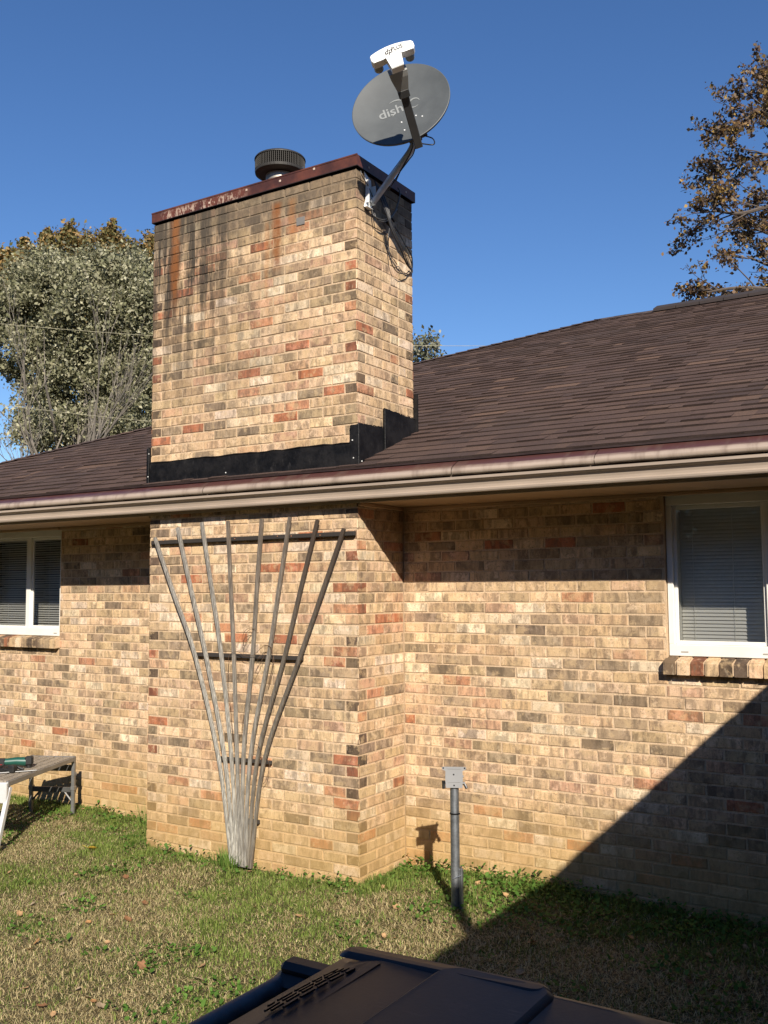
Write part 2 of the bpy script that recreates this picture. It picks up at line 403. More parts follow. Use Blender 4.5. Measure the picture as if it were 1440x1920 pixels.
for z in np.linspace(4.858, 4.945, 7):
    mb.tube([(fx+rr*math.cos(2*math.pi*k/48), fy+rr*math.sin(2*math.pi*k/48), z) for k in range(49)], .0022, 4, False)
mb.build('flue_cage', M_meshm, chim)
# step flashing
mb = MB(); g = .012
ry = lambda y: 2.576+.417*y
mb.box(-CW-.025, .018, -g, .0, 2.555, 2.722, b=.004)
fs = [(-g, 0.305, 2.545, 2.55, 2.842), (0.305, .735, 2.68, 2.68, 2.985)]
M2 = [(-.012, .30, ry(-.012)-.03, ry(.30)-.03, 2.838), (.306, DU+.02, ry(.306)-.03, ry(DU+.02)-.03, 2.985)]
for sx in (1, -1):
    for i, (y0, y1, za, zb, zt) in enumerate(M2):
        xa, xb = (0.0005, .013+.003*i) if sx > 0 else (-CW-.0005-.012, -CW-.0005)
        zt2 = zt-.05*(y1-y0)
        mb.prism([(y0, za), (y1, zb), (y1, zt2+.03*(1-i)), (y0, zt)], xa, xb)
    x = .0185 if sx > 0 else -CW-.0185
    mb.tube([(x, -.014, 2.56), (x, -.014, 2.845)], .0035, 6); mb.tube([(x, .303, 2.69), (x, .303, 2.98)], .0035, 6)
mb.box(-.045, .019, -.0165, -.012, 2.56, 2.835, b=.002)
mb.box(-CW-.03, -CW-.004, -.018, -.0125, 2.56, 2.83, b=.002)
mb.prism([(DU+.0005, ry(DU)-.05), (DU+.012, ry(DU)-.05), (DU+.012, 3.15), (DU+.0005, 3.15)], -CW-.03, .032)
def bead(a, b, r=.004):
    a, b = Vector(a), Vector(b); n = 26; mb.tube([a.lerp(b, k/n)+Vector((random.uniform(-.001, .001), 0, random.uniform(-.004, .004))) for k in range(n+1)], [r*random.uniform(.6, 1.5) for k in range(n+1)], 5)
bead((-CW, -.0125, 2.722), (-.05, -.0125, 2.722)); bead((-.045, -.013, 2.735), (-.043, -.014, 2.832), .005); bead((.008, .0, 2.842), (.008, .30, 2.856), .004); bead((.012, .304, 2.86), (.012, .304, 2.985), .004); bead((.012, .31, 2.985), (.012, DU, 2.968), .004)
mb.build('step_flashing', M_fl2, chim)
mb = MB()
for x, y, z in ((-CW-.01, -.0195, 2.62), (-CW-.004, -.019, 2.79), (-.028, -.018, 2.735), (-.02, -.018, 2.62), (-1.1, -.0135, 2.60), (.0195, .02, 2.60)): mb.box(x-.0045, x+.0045, y-.002, y+.002, z-.0045, z+.0045, b=.0015)
mb.build('nail_head', simple('bright_nail', (.55, .55, .52), .4), chim)
mb = MB(); mb.box(-.49, -.42, -.0035, -.0015, 4.245, 4.30, b=.001); mb.build('mortar_patch', simple('grey_patch', (.16, .15, .14), .8), chim)
# main walls
WALLS = True
RW = (1.783, 3.30, 1.385, 2.34); LWN = (-5.25, -3.505, 1.385, 2.34)
def wallslab(mb, x0, x1, y0, y1, z0, z1, h):
    a, b, c, d = h
    mortar(mb, x0, a, y0, y1, z0, z1); mortar(mb, b, x1, y0, y1, z0, z1); mortar(mb, a, b, y0, y1, z0, c)
mb = MB(); XE = 4.25
face(mb, (0, WY, 0), (1, 0, 0), (0, -1, 0), XE, -1, 35, 0, holes=[(RW[0], RW[1], 1.25, 9)])
wallslab(mb, -.0, XE, WY+D, WY+.10, -H, 2.40, (RW[0], RW[1], 1.37, 9))
face(mb, (RW[0], WY, 0), (1, 0, 0), (0, -1, 0), RW[1]-RW[0], 17, 19, 0)
mb.build('wall', M_brick, house, color=True)
XL = -6.72
mb = MB()
face(mb, (XL, WY, 0), (1, 0, 0), (0, -1, 0), -CW-XL, -1, 35, 0, c0=True, holes=[(LWN[0]-XL, LWN[1]-XL, 1.25, 9)])
wallslab(mb, XL+D, -CW, WY+D, WY+.10, -H, 2.40, (LWN[0], LWN[1], 1.37, 9))
face(mb, (LWN[0], WY, 0), (1, 0, 0), (0, -1, 0), LWN[1]-LWN[0], 17, 19, 0)
face(mb, (XL, 9, 0), (0, -1, 0), (-1, 0, 0), 9-WY, -1, 35, 1, c1=True)
mortar(mb, XL+D, XL+.1, WY+.1, 9, -H, 2.40)
mb.build('wall', M_brick, house, color=True)
mb = MB(); mb.box(XL+.12, XE-.01, WY+.9, WY+.95, 0, 2.35); mb.box(XL+.12, XE, WY+.1, WY+.9, 2.34, 2.35); mb.box(XL+.12, XE, WY+.1, WY+.9, .2, .22)
mb.build('room_interior', M_room, house)
mb = MB(); mb.box(0.0, XE, WY-.012, WY+.1, -.35, -H); mb.box(XL-.01, -CW, WY-.012, WY+.1, -.35, -H); mb.build('foundation_strip', SANDY, house)
# sills of rowlock bricks
def sill(x0, x1, par):
    mb = MB(); n = max(1, round((x1-x0)/.078)); w = (x1-x0)/n
    for i in range(n):
        c = bcol(.35); a, b = x0+i*w+.005, x0+(i+1)*w-.005; e = random.uniform(-.003, .003)
        M = Matrix.Translation((0, 0, 0))
        vs = [(a, .505+e, 1.285), (b, .505+e, 1.285), (b, .505+e, 1.352), (a, .505+e, 1.352), (a, .62, 1.285), (b, .62, 1.285), (b, .62, 1.392), (a, .62, 1.392),
              (a+.003, .508+e, 1.363), (b-.003, .508+e, 1.363)]
        mb.add(vs, [(0, 1, 2, 3), (3, 2, 9, 8), (8, 9, 6, 7), (0, 4, 5, 1), (1, 5, 6, 9, 2), (0, 3, 8, 7, 4)], c)
    mb.prism([(.512, 1.290), (.512, 1.357), (.62, 1.383), (.62, 1.290)], x0+.002, x1-.002, col=(*MORT, 2.0))
    return mb.build('sill', M_brick, par, color=True)
def window(x0, x1, mull, par, lab=None):
    w = empty('window', (0, 0, 0), parent=par)
    z0, z1 = 1.387, 2.262; fy = WY+.026
    mb = MB(); B = .003
    mb.box(x0, x1, fy, WY+.085, z0, z0+.066, b=B)                          # bottom rail
    mb.box(x0, x1, fy-.002, WY+.085, z1, z1+.08, b=B)
    for a, b in ((x0, x0+.034), (x1-.034, x1)):
        mb.box(a, b, fy, WY+.085, z0+.066, z1, b=B); 
    for xm in mull: mb.box(xm-.028, xm+.028, fy+.012, WY+.085, z0+.066, z1, b=B)
    for q in (x0, x1-.03): mb.box(q, q+.03, WY+.0855, WY+.27, z0+.02, z1+.06)
    mb.box(x0, x1, WY+.0855, WY+.27, z0, z0+.062); mb.box(x0, x1, WY+.0855, WY+.27, z1+.01, z1+.06)
    mb.build('frame', M_vinyl, w)
    mb = MB()
    mull = sorted(mull); edges = [x0+.034]+[v for xm in mull for v in (xm-.028, xm+.028)]+[x1-.034]
    for i in range(0, len(edges), 2):
        a, b = edges[i], edges[i+1]; s = .019
        yA, yB = fy+.030+.012*((i//2) % 2), WY+.075
        mb.box(a, a+s, yA, yB, z0+.066, z1, b=B); mb.box(b-s, b, yA, yB, z0+.066, z1, b=B)
        mb.box(a+s, b-s, yA, yB, z0+.066, z0+.088, b=B); mb.box(a+s, b-s, yA, yB, z1-.025, z1, b=B)
    mb.build('sash', M_vinyl, w)
    gl = MB(); bl = MB(); cd = MB()
    for i in range(0, len(edges), 2):
        a, b = edges[i]+.017, edges[i+1]-.017
        gl.add([(a, WY+.062, z0+.085), (b, WY+.062, z0+.085), (b, WY+.062, z1-.02), (a, WY+.062, z1-.02)], [(0, 1, 2, 3)])
        aa = a-.048 if i else x0+.032; bb = b+.048 if i < len(edges)-2 else x1-.032; aa += .003 if i else 0
        z = z0+.09; yb = WY+.215
        while z < z1:
            e = random.uniform(-.0012, .0012); c = []
            for t, dz in (((-.0125, -.0085), (-.004, -.0018), (.005, .0035), (.0125, .0080)) if x0 < 0 else ((-.0065, -.0125), (-.0035, -.005), (.001, .004), (.0065, .0115))): c.append((yb+t, z+dz*1.0+e))
            n = len(c); vs = [(aa, y, zz) for y, zz in c]+[(bb, y, zz+random.uniform(-.001, .001)) for y, zz in c]
            bl.add(vs, [(q, q+1, n+q+1, n+q) for q in range(n-1)]); z += .0212
        bl.box(aa, bb, yb-.012, yb+.012, z0+.075, z0+.086, b=.003)
        for q in (.12, .60): 
            xx = a+(b-a)*q; cd.tube([(xx, yb-.014, z0+.08), (xx, yb-.014, z1)], .0013, 4)
    gl.build('pane', M_glass, w); bl.build('blind', M_blind, w, smooth=True); cd.build('blind_cord', M_vinyl, w)
    ws = MB()
    for xx in [x0+.07, x0+.52, x0+.62, x1-.10]:
        if xx < x1-.05: ws.box(xx, xx+.042, fy-.0035, fy-.0005, z0+.022, z0+.030, b=.001)
    ws.build('weep_cover', simple('weep_cover', (.35, .34, .31), .5), w)
    if lab: w['label'] = lab
    # brown board between window head and soffit
    mb = MB(); mb.box(x0-.02, x1+.02, WY-.010, WY+.09, z1+.08, 2.338, b=.003); mb.build('head_board', M_vinyl2, w)
    return w
window(RW[0]+.004, RW[1], [2.36], house, 'tall window with closed blinds right of the chimney')
window(LWN[0], LWN[1]-.004, [-3.985, -4.58], house, 'window with open blinds left of the chimney')
sill(1.766, 3.34, house); sill(-5.29, -3.492, house)
# soffit, frieze, fascia, gutter
XG0, XG1 = -7.02, 3.66
mb = MB()
mb.box(XL-.3, -CW-.003, -.018, WY, 2.338, 2.350); mb.box(.003, XE, -.018, WY, 2.338, 2.350); mb.box(-CW-.003, .003, -.018, -.001, 2.338, 2.35)
mb.build('soffit', M_soffit, house)
mb = MB()
for a, b in ((XL, LWN[0]), (LWN[1], -CW-.02), (.02, RW[0]-.02), (RW[1]+.02, XE)): mb.box(a, b, WY-.020, WY-.001, 2.312, 2.3375, b=.004)
for a, b in ((LWN[0], LWN[1]), (RW[0]-.02, RW[1]+.02)): mb.box(a, b, WY-.032, WY-.0125, 2.315, 2.3378, b=.004)
for xs in ((.001, .020), (-CW-.020, -CW-.001)): mb.box(xs[0], xs[1], .0, WY-.02, 2.312, 2.3375, b=.004)
mb.build('frieze_moulding', M_soffit, house)
mb = MB(); mb.box(XG0, XG1, -.019, -.003, 2.33, 2.548); mb.build('fascia', M_alum_tan, house)
mb = MB()
prof = [(-.0205, 2.350), (-.0885, 2.343), (-.1005, 2.345), (-.1045, 2.352), (-.1055, 2.362), (-.0935, 2.370), (-.0940, 2.384), (-.0985, 2.400), (-.1060, 2.409), (-.1190, 2.4145), (-.1270, 2.420), (-.1275, 2.434), (-.1225, 2.436)]
inn = [(-.121, 2.434), (-.120, 2.420), (-.104, 2.413), (-.095, 2.402), (-.090, 2.385), (-.089, 2.368), (-.088, 2.352), (-.024, 2.356), (-.024, 2.43), (-.0205, 2.43)]
mb.prism(prof+inn, XG0, XG1)
gut = mb.build('gutter', M_alum_tan, house)
mb = MB()
nose = [(-.035, 2.545), (-.080, 2.521), (-.110, 2.503), (-.124, 2.492), (-.132, 2.480), (-.135, 2.468), (-.133, 2.457), (-.126, 2.449), (-.112, 2.446), (-.104, 2.448)]
back = [(y+.0, z-.003) if i < 3 else (y+.003, z+(.0 if i < 7 else .003)) for i, (y, z) in enumerate(nose)]
x = XG0
segs = [XG0, -5.1, -3.3, -1.2, .75, 1.62, 2.9, XG1]
for i in range(len(segs)-1):
    o2 = .0008*((i % 2)*2-1); a, b = segs[i], segs[i+1]
    NS = 14; P = len(nose)
    vs = []; wv = 0
    for k in range(NS+1):
        xx = a+(b-a)*k/NS-(.004 if k == NS else 0); wv = random.uniform(-.0012, .0012)
        vs += [(xx, y, z+o2*.5+wv*(j > 2)) for j, (y, z) in enumerate(nose)]
    mb.add(vs, [(k*P+j, (k+1)*P+j, (k+1)*P+j+1, k*P+j+1) for k in range(NS) for j in range(P-1)])
mb.build('gutter_guard', M_guard, gut, smooth=True)
# ------------------------------------------------------------------ roof
HC = (XG0-.05, -.05); HR = (-.304, 5.45); SL = .417
zr = lambda y: 2.576+SL*y
roof_cols = [((.080, .050, .038), 50), ((.062, .039, .031), 26), ((.106, .066, .046), 12), ((.15, .090, .058), 4), ((.046, .031, .026), 8)]
rw = np.array([w for _, w in roof_cols], float); rw /= rw.sum()
def shingles(mb, P0, du, dup, run, left, right, ncov):
    """P0 eave origin, du unit along the eave, dup plan direction up-slope, left/right(y) limits along du"""
    P0, du, dup = Vector(P0), Vector(du), Vector(dup); ex = .1265
    cs = 1/math.sqrt(1+SL*SL); up3 = (dup+Vector((0, 0, SL)))*cs; nn = du.cross(up3).normalized()
    if nn.z < 0: nn = -nn
    S_ = 0; k = 0; smax = run/cs
    while S_ < smax:
        e = min(ex, smax-S_); x = left(S_*cs); xr = right(S_*cs); x -= random.uniform(0, .2)
        x = max(x, left(S_*cs)); pc = None
        while x < xr:
            w = random.choice([.09, .12, .15, .17, .20, .28]); x1 = min(xr, x+w)
            hi = random.random() < .5; th = (.0115 if hi else .0060)+random.uniform(-.0008, .0008)
            c = roof_cols[rng.choice(len(roof_cols), p=rw)][0]; s = random.uniform(.84, 1.18); c = (c[0]*s, c[1]*s, c[2]*s, 1)
            sk = .0 if hi else .004
            def pt(u, v, h): return P0+du*u+up3*v+nn*h
            j0, j1 = random.uniform(-.003, .002), random.uniform(-.003, .002); th += random.uniform(0, .003)
            vs = [pt(x, S_+j0, th), pt(x1, S_+j1, th), pt(x1, S_+e+.006, .001), pt(x, S_+e+.006, .001)]
            mb.add(vs, [(0, 1, 2, 3)], c)
            mb.add([pt(x, S_-.001, -.004), pt(x1, S_-.001, -.004), vs[1], vs[0], vs[3], vs[2]], [(0, 1, 2, 3), (0, 3, 4), (1, 5, 2)], (.008, .006, .006, 1)); x = x1
        S_ += e; k += 1
mb = MB(); ye = -.05; runm = HR[1]-ye
hipx = lambda r: HC[0]+(HR[0]-HC[0])*r/runm
shingles(mb, (0, ye, zr(ye)), (1, 0, 0), (0, 1, 0), runm, hipx, lambda r: 3.75+r, 0)
# hip end (facing left) and back, plain deck underneath
zR = zr(HR[1])
LB = (HC[0], 2*HR[1]+.05)
mb.add([(HC[0], ye, zr(ye)), (HR[0], HR[1], zR), (LB[0], LB[1], zr(ye))], [(0, 1, 2)], (.08, .055, .047, 1))
mb.add([(HR[0], HR[1], zR), (9.5, HR[1], zR), (9.5, LB[1], zr(ye)), (LB[0], LB[1], zr(ye))], [(0, 1, 2, 3)], (.08, .055, .047, 1))
mb.add([(HC[0]+.01, ye+.01, zr(ye)-.02), (9.4, ye+.01, zr(ye)-.02), (9.4, HR[1], zR-.02), (HR[0], HR[1], zR-.02)], [(0, 1, 2, 3)], (.02, .015, .012, 1))
# hip caps
hp0, hp1 = Vector((HC[0], ye, zr(ye))), Vector((HR[0], HR[1], zR)); L_ = (hp1-hp0).length; dd = (hp1-hp0)/L_
sd = dd.cross(Vector((0, 0, 1))).normalized(); k = 0; s_ = 0
while s_ < L_:
    c = roof_cols[rng.choice(5, p=rw)][0]; a = hp0+dd*s_+Vector((0, 0, .018)); b = hp0+dd*min(L_, s_+.16)+Vector((0, 0, .010))
    dn = Vector((0, 0, -.035)); wv = .12
    mb.add([a-sd*wv+dn, a, a+sd*wv+dn, b+sd*wv+dn, b, b-sd*wv+dn], [(0, 1, 4, 5), (1, 2, 3, 4)], (*c, 1)); s_ += .14
roof = mb.build('roof', M_shin, house, color=True)
# drip edge line (dark underside of the first course)
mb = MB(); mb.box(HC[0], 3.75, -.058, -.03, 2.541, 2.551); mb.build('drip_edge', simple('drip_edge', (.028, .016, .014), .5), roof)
# ridge vent
mb = MB(); rx0 = .37
for a in np.arange(rx0, 9.3, .25):
    z = zR+.035
    mb.prism([(HR[1]-.16, z-.085), (HR[1]-.155, z-.052), (HR[1], z+.018), (HR[1]+.155, z-.052), (HR[1]+.16, z-.085)], a, a+.243)
mb.build('ridge_vent', simple('ridge_vent', (.028, .020, .018), .9, bump=.4), roof)
mb = MB()
for a in np.arange(HR[0], rx0, .16):
    mb.prism([(HR[1]-.14, zR-.05), (HR[1], zR+.012), (HR[1]+.14, zR-.05)], a, a+.155)
mb.build('ridge_cap', simple('ridge_cap', (.06, .042, .036), .9, bump=.4), roof)
# side wing with the eave that throws the big shadow
EX = 3.67; WX = 4.25; zw = lambda x: 2.545+SL*(x-3.75)
mb = MB(); shingles(mb, (3.70, -12, zw(3.70)), (0, 1, 0), (1, 0, 0), 2.6, lambda r: 0.0, lambda r: 12-.05+r, 0)
mb.add([(6.3, -12, zw(6.3)), (8.9, -12, zw(3.7)), (8.9, 0, zw(3.7)), (6.3, 2.7, zw(6.3))], [(0, 1, 2, 3)], (.08, .055, .047, 1))
mb.add([(3.71, -12, zw(3.70)-.02), (6.3, -12, zw(6.3)-.02), (6.3, 2.6, zw(6.3)-.02), (3.71, 0, zw(3.7)-.02)], [(0, 1, 2, 3)], (.02, .015, .012, 1))
mb.build('roof', M_shin, house, color=True)
mb = MB()
face(mb, (WX, WY, 0), (0, -1, 0), (-1, 0, 0), 12.0, -1, 35, 0); mortar(mb, WX+D, WX+.1, -11.5, WY, -.2, 2.38)
mb.build('wall', M_brick, house, color=True)
mb = MB(); mb.box(EX+.035, WX+.05, -12, -.02, 2.338, 2.35); mb.build('soffit', M_soffit, house)
mb = MB(); mb.box(EX+.02, EX+.035, -12, -.02, 2.33, 2.52)
mb.prism([(-.0205, 2.350), (-.0885, 2.343), (-.1045, 2.352), (-.1030, 2.368), (-.1085, 2.397), (-.1250, 2.416), (-.1275, 2.434), (-.1, 2.44), (-.0205, 2.43)], -12, -.14, f=lambda t, y, z: (EX+.02+.10+y*1.0, t, z-.03))
mb.build('gutter', M_alum_tan, house)
pp = MB(); pp.tube([(4.02, -4.02, 2.5), (4.02, -4.02, 3.17)], .045, 16); pp.tube([(4.02, -4.02, 2.63), (4.02, -4.02, 2.72)], [.09, .05], 16)
pp.build('vent_pipe', simple('pvc', (.5, .5, .5), .5), house)

# ------------------------------------------------------------------ ground
def gz(x, y):
    return -.045+.018*np.sin(x*1.3+y*.7)*np.exp(-np.abs(y-.2)*.3)+.010*np.sin(x*3.1-y*2.3)
xs = np.concatenate([[-400, -150, -60, -25], np.linspace(-12, 12, 241), [25, 60, 150, 400]])
ys = np.concatenate([[-400, -150, -60, -25], np.linspace(-12, 6, 181), [25, 60, 150, 400]])
GX, GY = np.meshgrid(xs, ys); GZ = gz(GX, GY); far = (np.abs(GX) > 13) | (GY < -13) | (GY > 7); GZ[far] = -.05
V = np.stack([GX.ravel(), GY.ravel(), GZ.ravel()], 1); nx, ny = len(xs), len(ys)
ii, jj = np.meshgrid(np.arange(nx-1), np.arange(ny-1)); a = (jj*nx+ii).ravel()
Q = np.stack([a, a+1, a+1+nx, a+nx], 1)
m = N('lawn_soil'); p = m.geo(); n1 = m.noise(p, 1.6, 4); n2 = m.noise(p, 40, 5, .8); n3 = m.noise(p, 200, 3, .8)
c = m.mix(m.step(n1, .4, .62), c4(.10, .095, .035), c4(.17, .13, .065)); c = m.mix(m.step(n2, .35, .65), m.mix(.55, c, c4(.03, .03, .014)), c); c = m.mix(m.step(n3, .3, .7), m.mix(.5, c, c4(.03, .025, .012)), c)
m.base(c, .95, 0, .15); m.bump(n2, .8, .03)
gr = npmesh('ground', V, np.full(len(Q), 4), Q.ravel(), m.m, smooth=True); tag(gr, kind='structure')

def vnoise(x, y, s, seed):
    r = np.random.default_rng(seed); G = r.random((64, 64)); X, Y = x*s+1000, y*s+1000
    i, j = np.floor(X).astype(int), np.floor(Y).astype(int); u, v = X-i, Y-j; u = u*u*(3-2*u); v = v*v*(3-2*v)
    g = lambda a, b: G[a % 64, b % 64]
    return (g(i, j)*(1-u)+g(i+1, j)*u)*(1-v)+(g(i, j+1)*(1-u)+g(i+1, j+1)*u)*v
def fbm(x, y, s, seed): return .55*vnoise(x, y, s, seed)+.3*vnoise(x, y, s*2.3, seed+1)+.15*vnoise(x, y, s*5.1, seed+2)
def blocked(x, y):
    w = (y > WY-.02) & (x > XL) | (x > WX-.02)
    ch = (x > -CW-.012) & (x < .012) & (y > -.016)
    return w | ch
def grass(n, xr, yr):
    x = rng.uniform(*xr, n); y = rng.uniform(*yr, n)
    k = ~blocked(x, y); x, y = x[k], y[k]
    # nearness to the house walls: greener and taller
    dw = np.where((x > -CW-.2) & (x < .2), -y, WY-y); dw = np.where((x > -CW-.5) & (x < .45), np.minimum(dw, np.hypot(np.maximum(0, np.maximum(-CW-x, x)), np.maximum(0, -y))), dw)
    f = fbm(x, y, 1.7, 5); edge = np.clip(1-dw/.42, 0, 1)
    green = np.clip((f-.52)*4+.34+edge*1.7, 0, 1); green = np.clip(green*(.55+.9*fbm(x, y, 7, 9)), 0, 1)
    isg = rng.random(len(x)) < .16+.66*green**1.2
    h = np.where(isg, rng.uniform(.010, .034, len(x))*(.35+1.5*fbm(x, y, 8, 41)**1.5), rng.uniform(.006, .026, len(x)))*(1+edge*.7*isg)
    w = rng.uniform(.0010, .0023, len(x))*np.where(isg, 1.1, 1.0)
    az = rng.uniform(0, 2*np.pi, len(x)); lean = np.where(isg, rng.uniform(.15, 1.0, len(x)), rng.uniform(.7, 2.6, len(x)))
    dx, dy = np.cos(az), np.sin(az); px, py = -dy, dx; z0 = gz(x, y)-.003
    V = np.empty((len(x), 5, 3))
    V[:, 0] = np.stack([x-px*w, y-py*w, z0], 1); V[:, 1] = np.stack([x+px*w, y+py*w, z0], 1)
    mx, my = x+dx*h*lean*.35, y+dy*h*lean*.35; tx, ty = x+dx*h*lean, y+dy*h*lean
    V[:, 2] = np.stack([mx+px*w*.8, my+py*w*.8, z0+h*.62], 1); V[:, 3] = np.stack([mx-px*w*.8, my-py*w*.8, z0+h*.62], 1)
    V[:, 4] = np.stack([tx, ty, z0+h*np.where(lean > 1.2, .75, 1)], 1)
    b = np.arange(len(x))*5
    I = np.stack([b, b+1, b+2, b+3, b+3, b+2, b+4], 1).ravel(); cnt = np.tile([4, 3], len(x))
    t = rng.random((len(x), 1)); G1, G2 = np.array([.066, .110, .016]), np.array([.24, .30, .065])
    S1, S2 = np.array([.29, .22, .10]), np.array([.68, .57, .31])
    c = np.where(isg[:, None], G1+(G2-G1)*t, S1+(S2-S1)*t**1.5); c = np.concatenate([c, np.ones((len(x), 1))], 1)
    return V.reshape(-1, 3), cnt, I, np.repeat(c, 5, 0)
m = N('grass_blades'); at = m.attr(); m.base(at.outputs['Color'], .7, 0, .25)
trl = m.n('BsdfTranslucent'); m.l(at.outputs['Color'], trl.inputs[0]); mx = m.n('MixShader'); mx.inputs[0].default_value = .25
m.l(m.p.outputs[0], mx.inputs[1]); m.l(trl.outputs[0], mx.inputs[2]); m.l(mx.outputs[0], m.t.nodes['Material Output'].inputs[0]); M_gr = m.m
parts = [grass(430000, (-4.6, 3.6), (-2.9, .56)), grass(60000, (-7, 4.2), (-8, -2.9)), grass(30000, (-9, -4.6), (-3, .56))]
off = 0; VV, CC, II, KK = [], [], [], []
for v, c, i, k in parts: VV.append(v); CC.append(c); II.append(i+off); KK.append(k); off += len(v)
g = npmesh('grass', np.concatenate(VV), np.concatenate(CC), np.concatenate(II), M_gr, np.concatenate(KK)); tag(g, 'half dead lawn grass, straw coloured with green patches', 'grass', kind='stuff')
# clover and creeping charlie against the wall
def clover():
    n = 42000; x = rng.uniform(-3.0, 4.2, n); y = rng.uniform(-1.3, .56, n)
    x2 = rng.uniform(-4, 3.2, 60000); y2 = rng.uniform(-3.2, .3, 60000); q = (fbm(x2, y2, 2.6, 91) > .68) & (rng.random(60000) < .45); x = np.concatenate([x, x2[q]]); y = np.concatenate([y, y2[q]]); keep = np.arange(len(x)) >= n
    k = ~blocked(x, y); x, y, keep = x[k], y[k], keep[k]
    dw = np.where(x > 0.0, WY-y, np.where(x > -CW, -y, WY-y)); 
    wd = np.where(x > 0.05, .75+.35*np.clip(x-1, 0, 1.5), .20)
    pr = np.clip(1.15-dw/wd+(fbm(x, y, 3, 31)-.5)*2.2, 0, 1)**1.3*np.where(x > -.15, 1, .35)
    k = (rng.random(len(x)) < pr) | keep; x, y, dw = x[k], y[k], dw[k]; n = len(x)
    r = rng.uniform(.006, .0135, n); z = gz(x, y)+rng.uniform(.006, .045, n)*(1+np.clip(1-dw/.25, 0, 1)*.9)
    nseg = 6; a = np.linspace(0, 2*np.pi, nseg, endpoint=False)
    tilt = rng.normal(0, .45, (n, 2)); V = np.empty((n, nseg, 3))
    for s in range(nseg):
        rr = r*(1.0 if s % 2 else .86); ca, sa = rr*np.cos(a[s]), rr*np.sin(a[s])
        V[:, s] = np.stack([x+ca, y+sa, z+ca*tilt[:, 0]+sa*tilt[:, 1]], 1)
    t = rng.random((n, 1)); c = np.array([.045, .105, .012])+(np.array([.115, .215, .035])-np.array([.045, .105, .012]))*t
    c = np.concatenate([c, np.ones((n, 1))], 1)
    return npmesh('clover', V.reshape(-1, 3), np.full(n, nseg), np.arange(n*nseg), M_gr, np.repeat(c, nseg, 0))
tag(clover(), 'green clover and low weeds growing along the foot of the brick wall', 'ground cover', kind='stuff')
# taller grass tufts
def tuft(x, y, n, h, sp, label, straight=False):
    P = []; m_ = MB()
    for i in range(n):
        a = random.uniform(0, 2*math.pi); r = random.uniform(0, sp); bx, by = x+r*math.cos(a), y+r*math.sin(a)*.5
        hh = h*random.uniform(.5, 1); le = random.uniform(.1, .75)*hh; w = .0022; d = Vector((math.cos(a), math.sin(a), 0)); s = Vector((-d.y, d.x, 0))*w
        b = Vector((bx, by, -.05)); m1 = b+d*le*.3+Vector((0, 0, hh*.6)); tp = b+d*le+Vector((0, 0, hh))
        c = random.choice([(.07, .14, .02, 1), (.11, .19, .03, 1), (.16, .22, .05, 1)])
        m_.add([b-s, b+s, m1+s*.8, m1-s*.8, tp], [(0, 1, 2, 3), (3, 2, 4)], c)
    return tag(m_.build('grass_tuft', M_gr, color=True), label, 'grass tuft', 'tufts of grass at the foot of the wall')
tuft(-1.0, -.09, 120, .13, .15, 'thick tuft of long green grass around the foot of the trellis')
tuft(-2.0, .35, 60, .14, .16, 'green grass tuft left of the chimney base')
tuft(-2.25, .40, 26, .20, .20, 'wispy long grass blades between work platform and chimney')
tuft(1.12, .46, 30, .13, .05, 'upright grass tuft at the wall where the big shadow starts')
tuft(.80, .02, 12, .18, .07, 'few thin grass blades beside the metal post')
tuft(.30, .42, 16, .12, .06, 'small weed tuft near the post shadow on the wall')

# fallen leaves
LEAFC = {'tan': (.44, .27, .13), 'brown': (.24, .12, .055), 'pale': (.42, .32, .20), 'yellow': (.78, .52, .07), 'orange': (.38, .20, .08), 'green': (.10, .20, .03)}
LM = {}
for k_, c_ in LEAFC.items():
    m = N('leaf_'+k_); q = m.noise(m.obj(), 60, 4); m.base(m.mix(m.step(q, .3, .7), c4(*[v*.6 for v in c_]), c4(*c_)), .7, 0, .3); LM[k_] = m.m
def leaf_mesh(kind, seed):
    r = random.Random(seed); m_ = MB(); n = 14; curl = r.uniform(.5, 1.6)
    pts = []
    for i in range(n):
        a = 2*math.pi*i/n; rad = .030*(1+.35*abs(math.sin(2.5*a))*(1 if kind != 'yellow' else .4))*(.75+.25*math.cos(a)); rad *= r.uniform(.85, 1.15)
        x, y = rad*math.cos(a)*1.25, rad*math.sin(a); pts.append(Vector((x, y, curl*(9*y*y+5*x*x)*1.0+r.uniform(-.002, .003))))
    mid = Vector((0, 0, r.uniform(0, .003))); inner = [p*.5+Vector((0, 0, -.002)) for p in pts]
    m_.add([mid]+inner+pts, [(0, 1+i, 1+(i+1) % n) for i in range(n)]+[(1+i, 1+n+i, 1+n+(i+1) % n, 1+(i+1) % n) for i in range(n)])
    m_.tube([(0, 0, .002), (-.03, .002, .004), (-.052, .006, .010)], .0008, 4)
    return m_
lm = {}
def leaf(kind, x, y, s, label, grp='dead leaves scattered on the lawn'):
    sd = random.randrange(3); k = (kind, sd)
    if k not in lm:
        ob = leaf_mesh(kind, sd*7+len(kind)).build('fallen_leaf', LM[kind], smooth=True); lm[k] = ob.data
    else:
        ob = bpy.data.objects.new('fallen_leaf', lm[k]); COL.objects.link(ob)
    ob.location = (x, y, float(gz(x, y))+.018); ob.scale = (s, s, s); ob.rotation_euler = (random.uniform(-.5, .5), random.uniform(-.5, .5), random.uniform(0, 6.28))
    return tag(ob, label, 'leaf', grp)
def g_on(u, v, z=-.03):
    d = Fw+Rt*((u-720)/CF)-Up*((v-960)/CF); t = (z-CP.z)/d.z; P = CP+d*t; return P.x, P.y
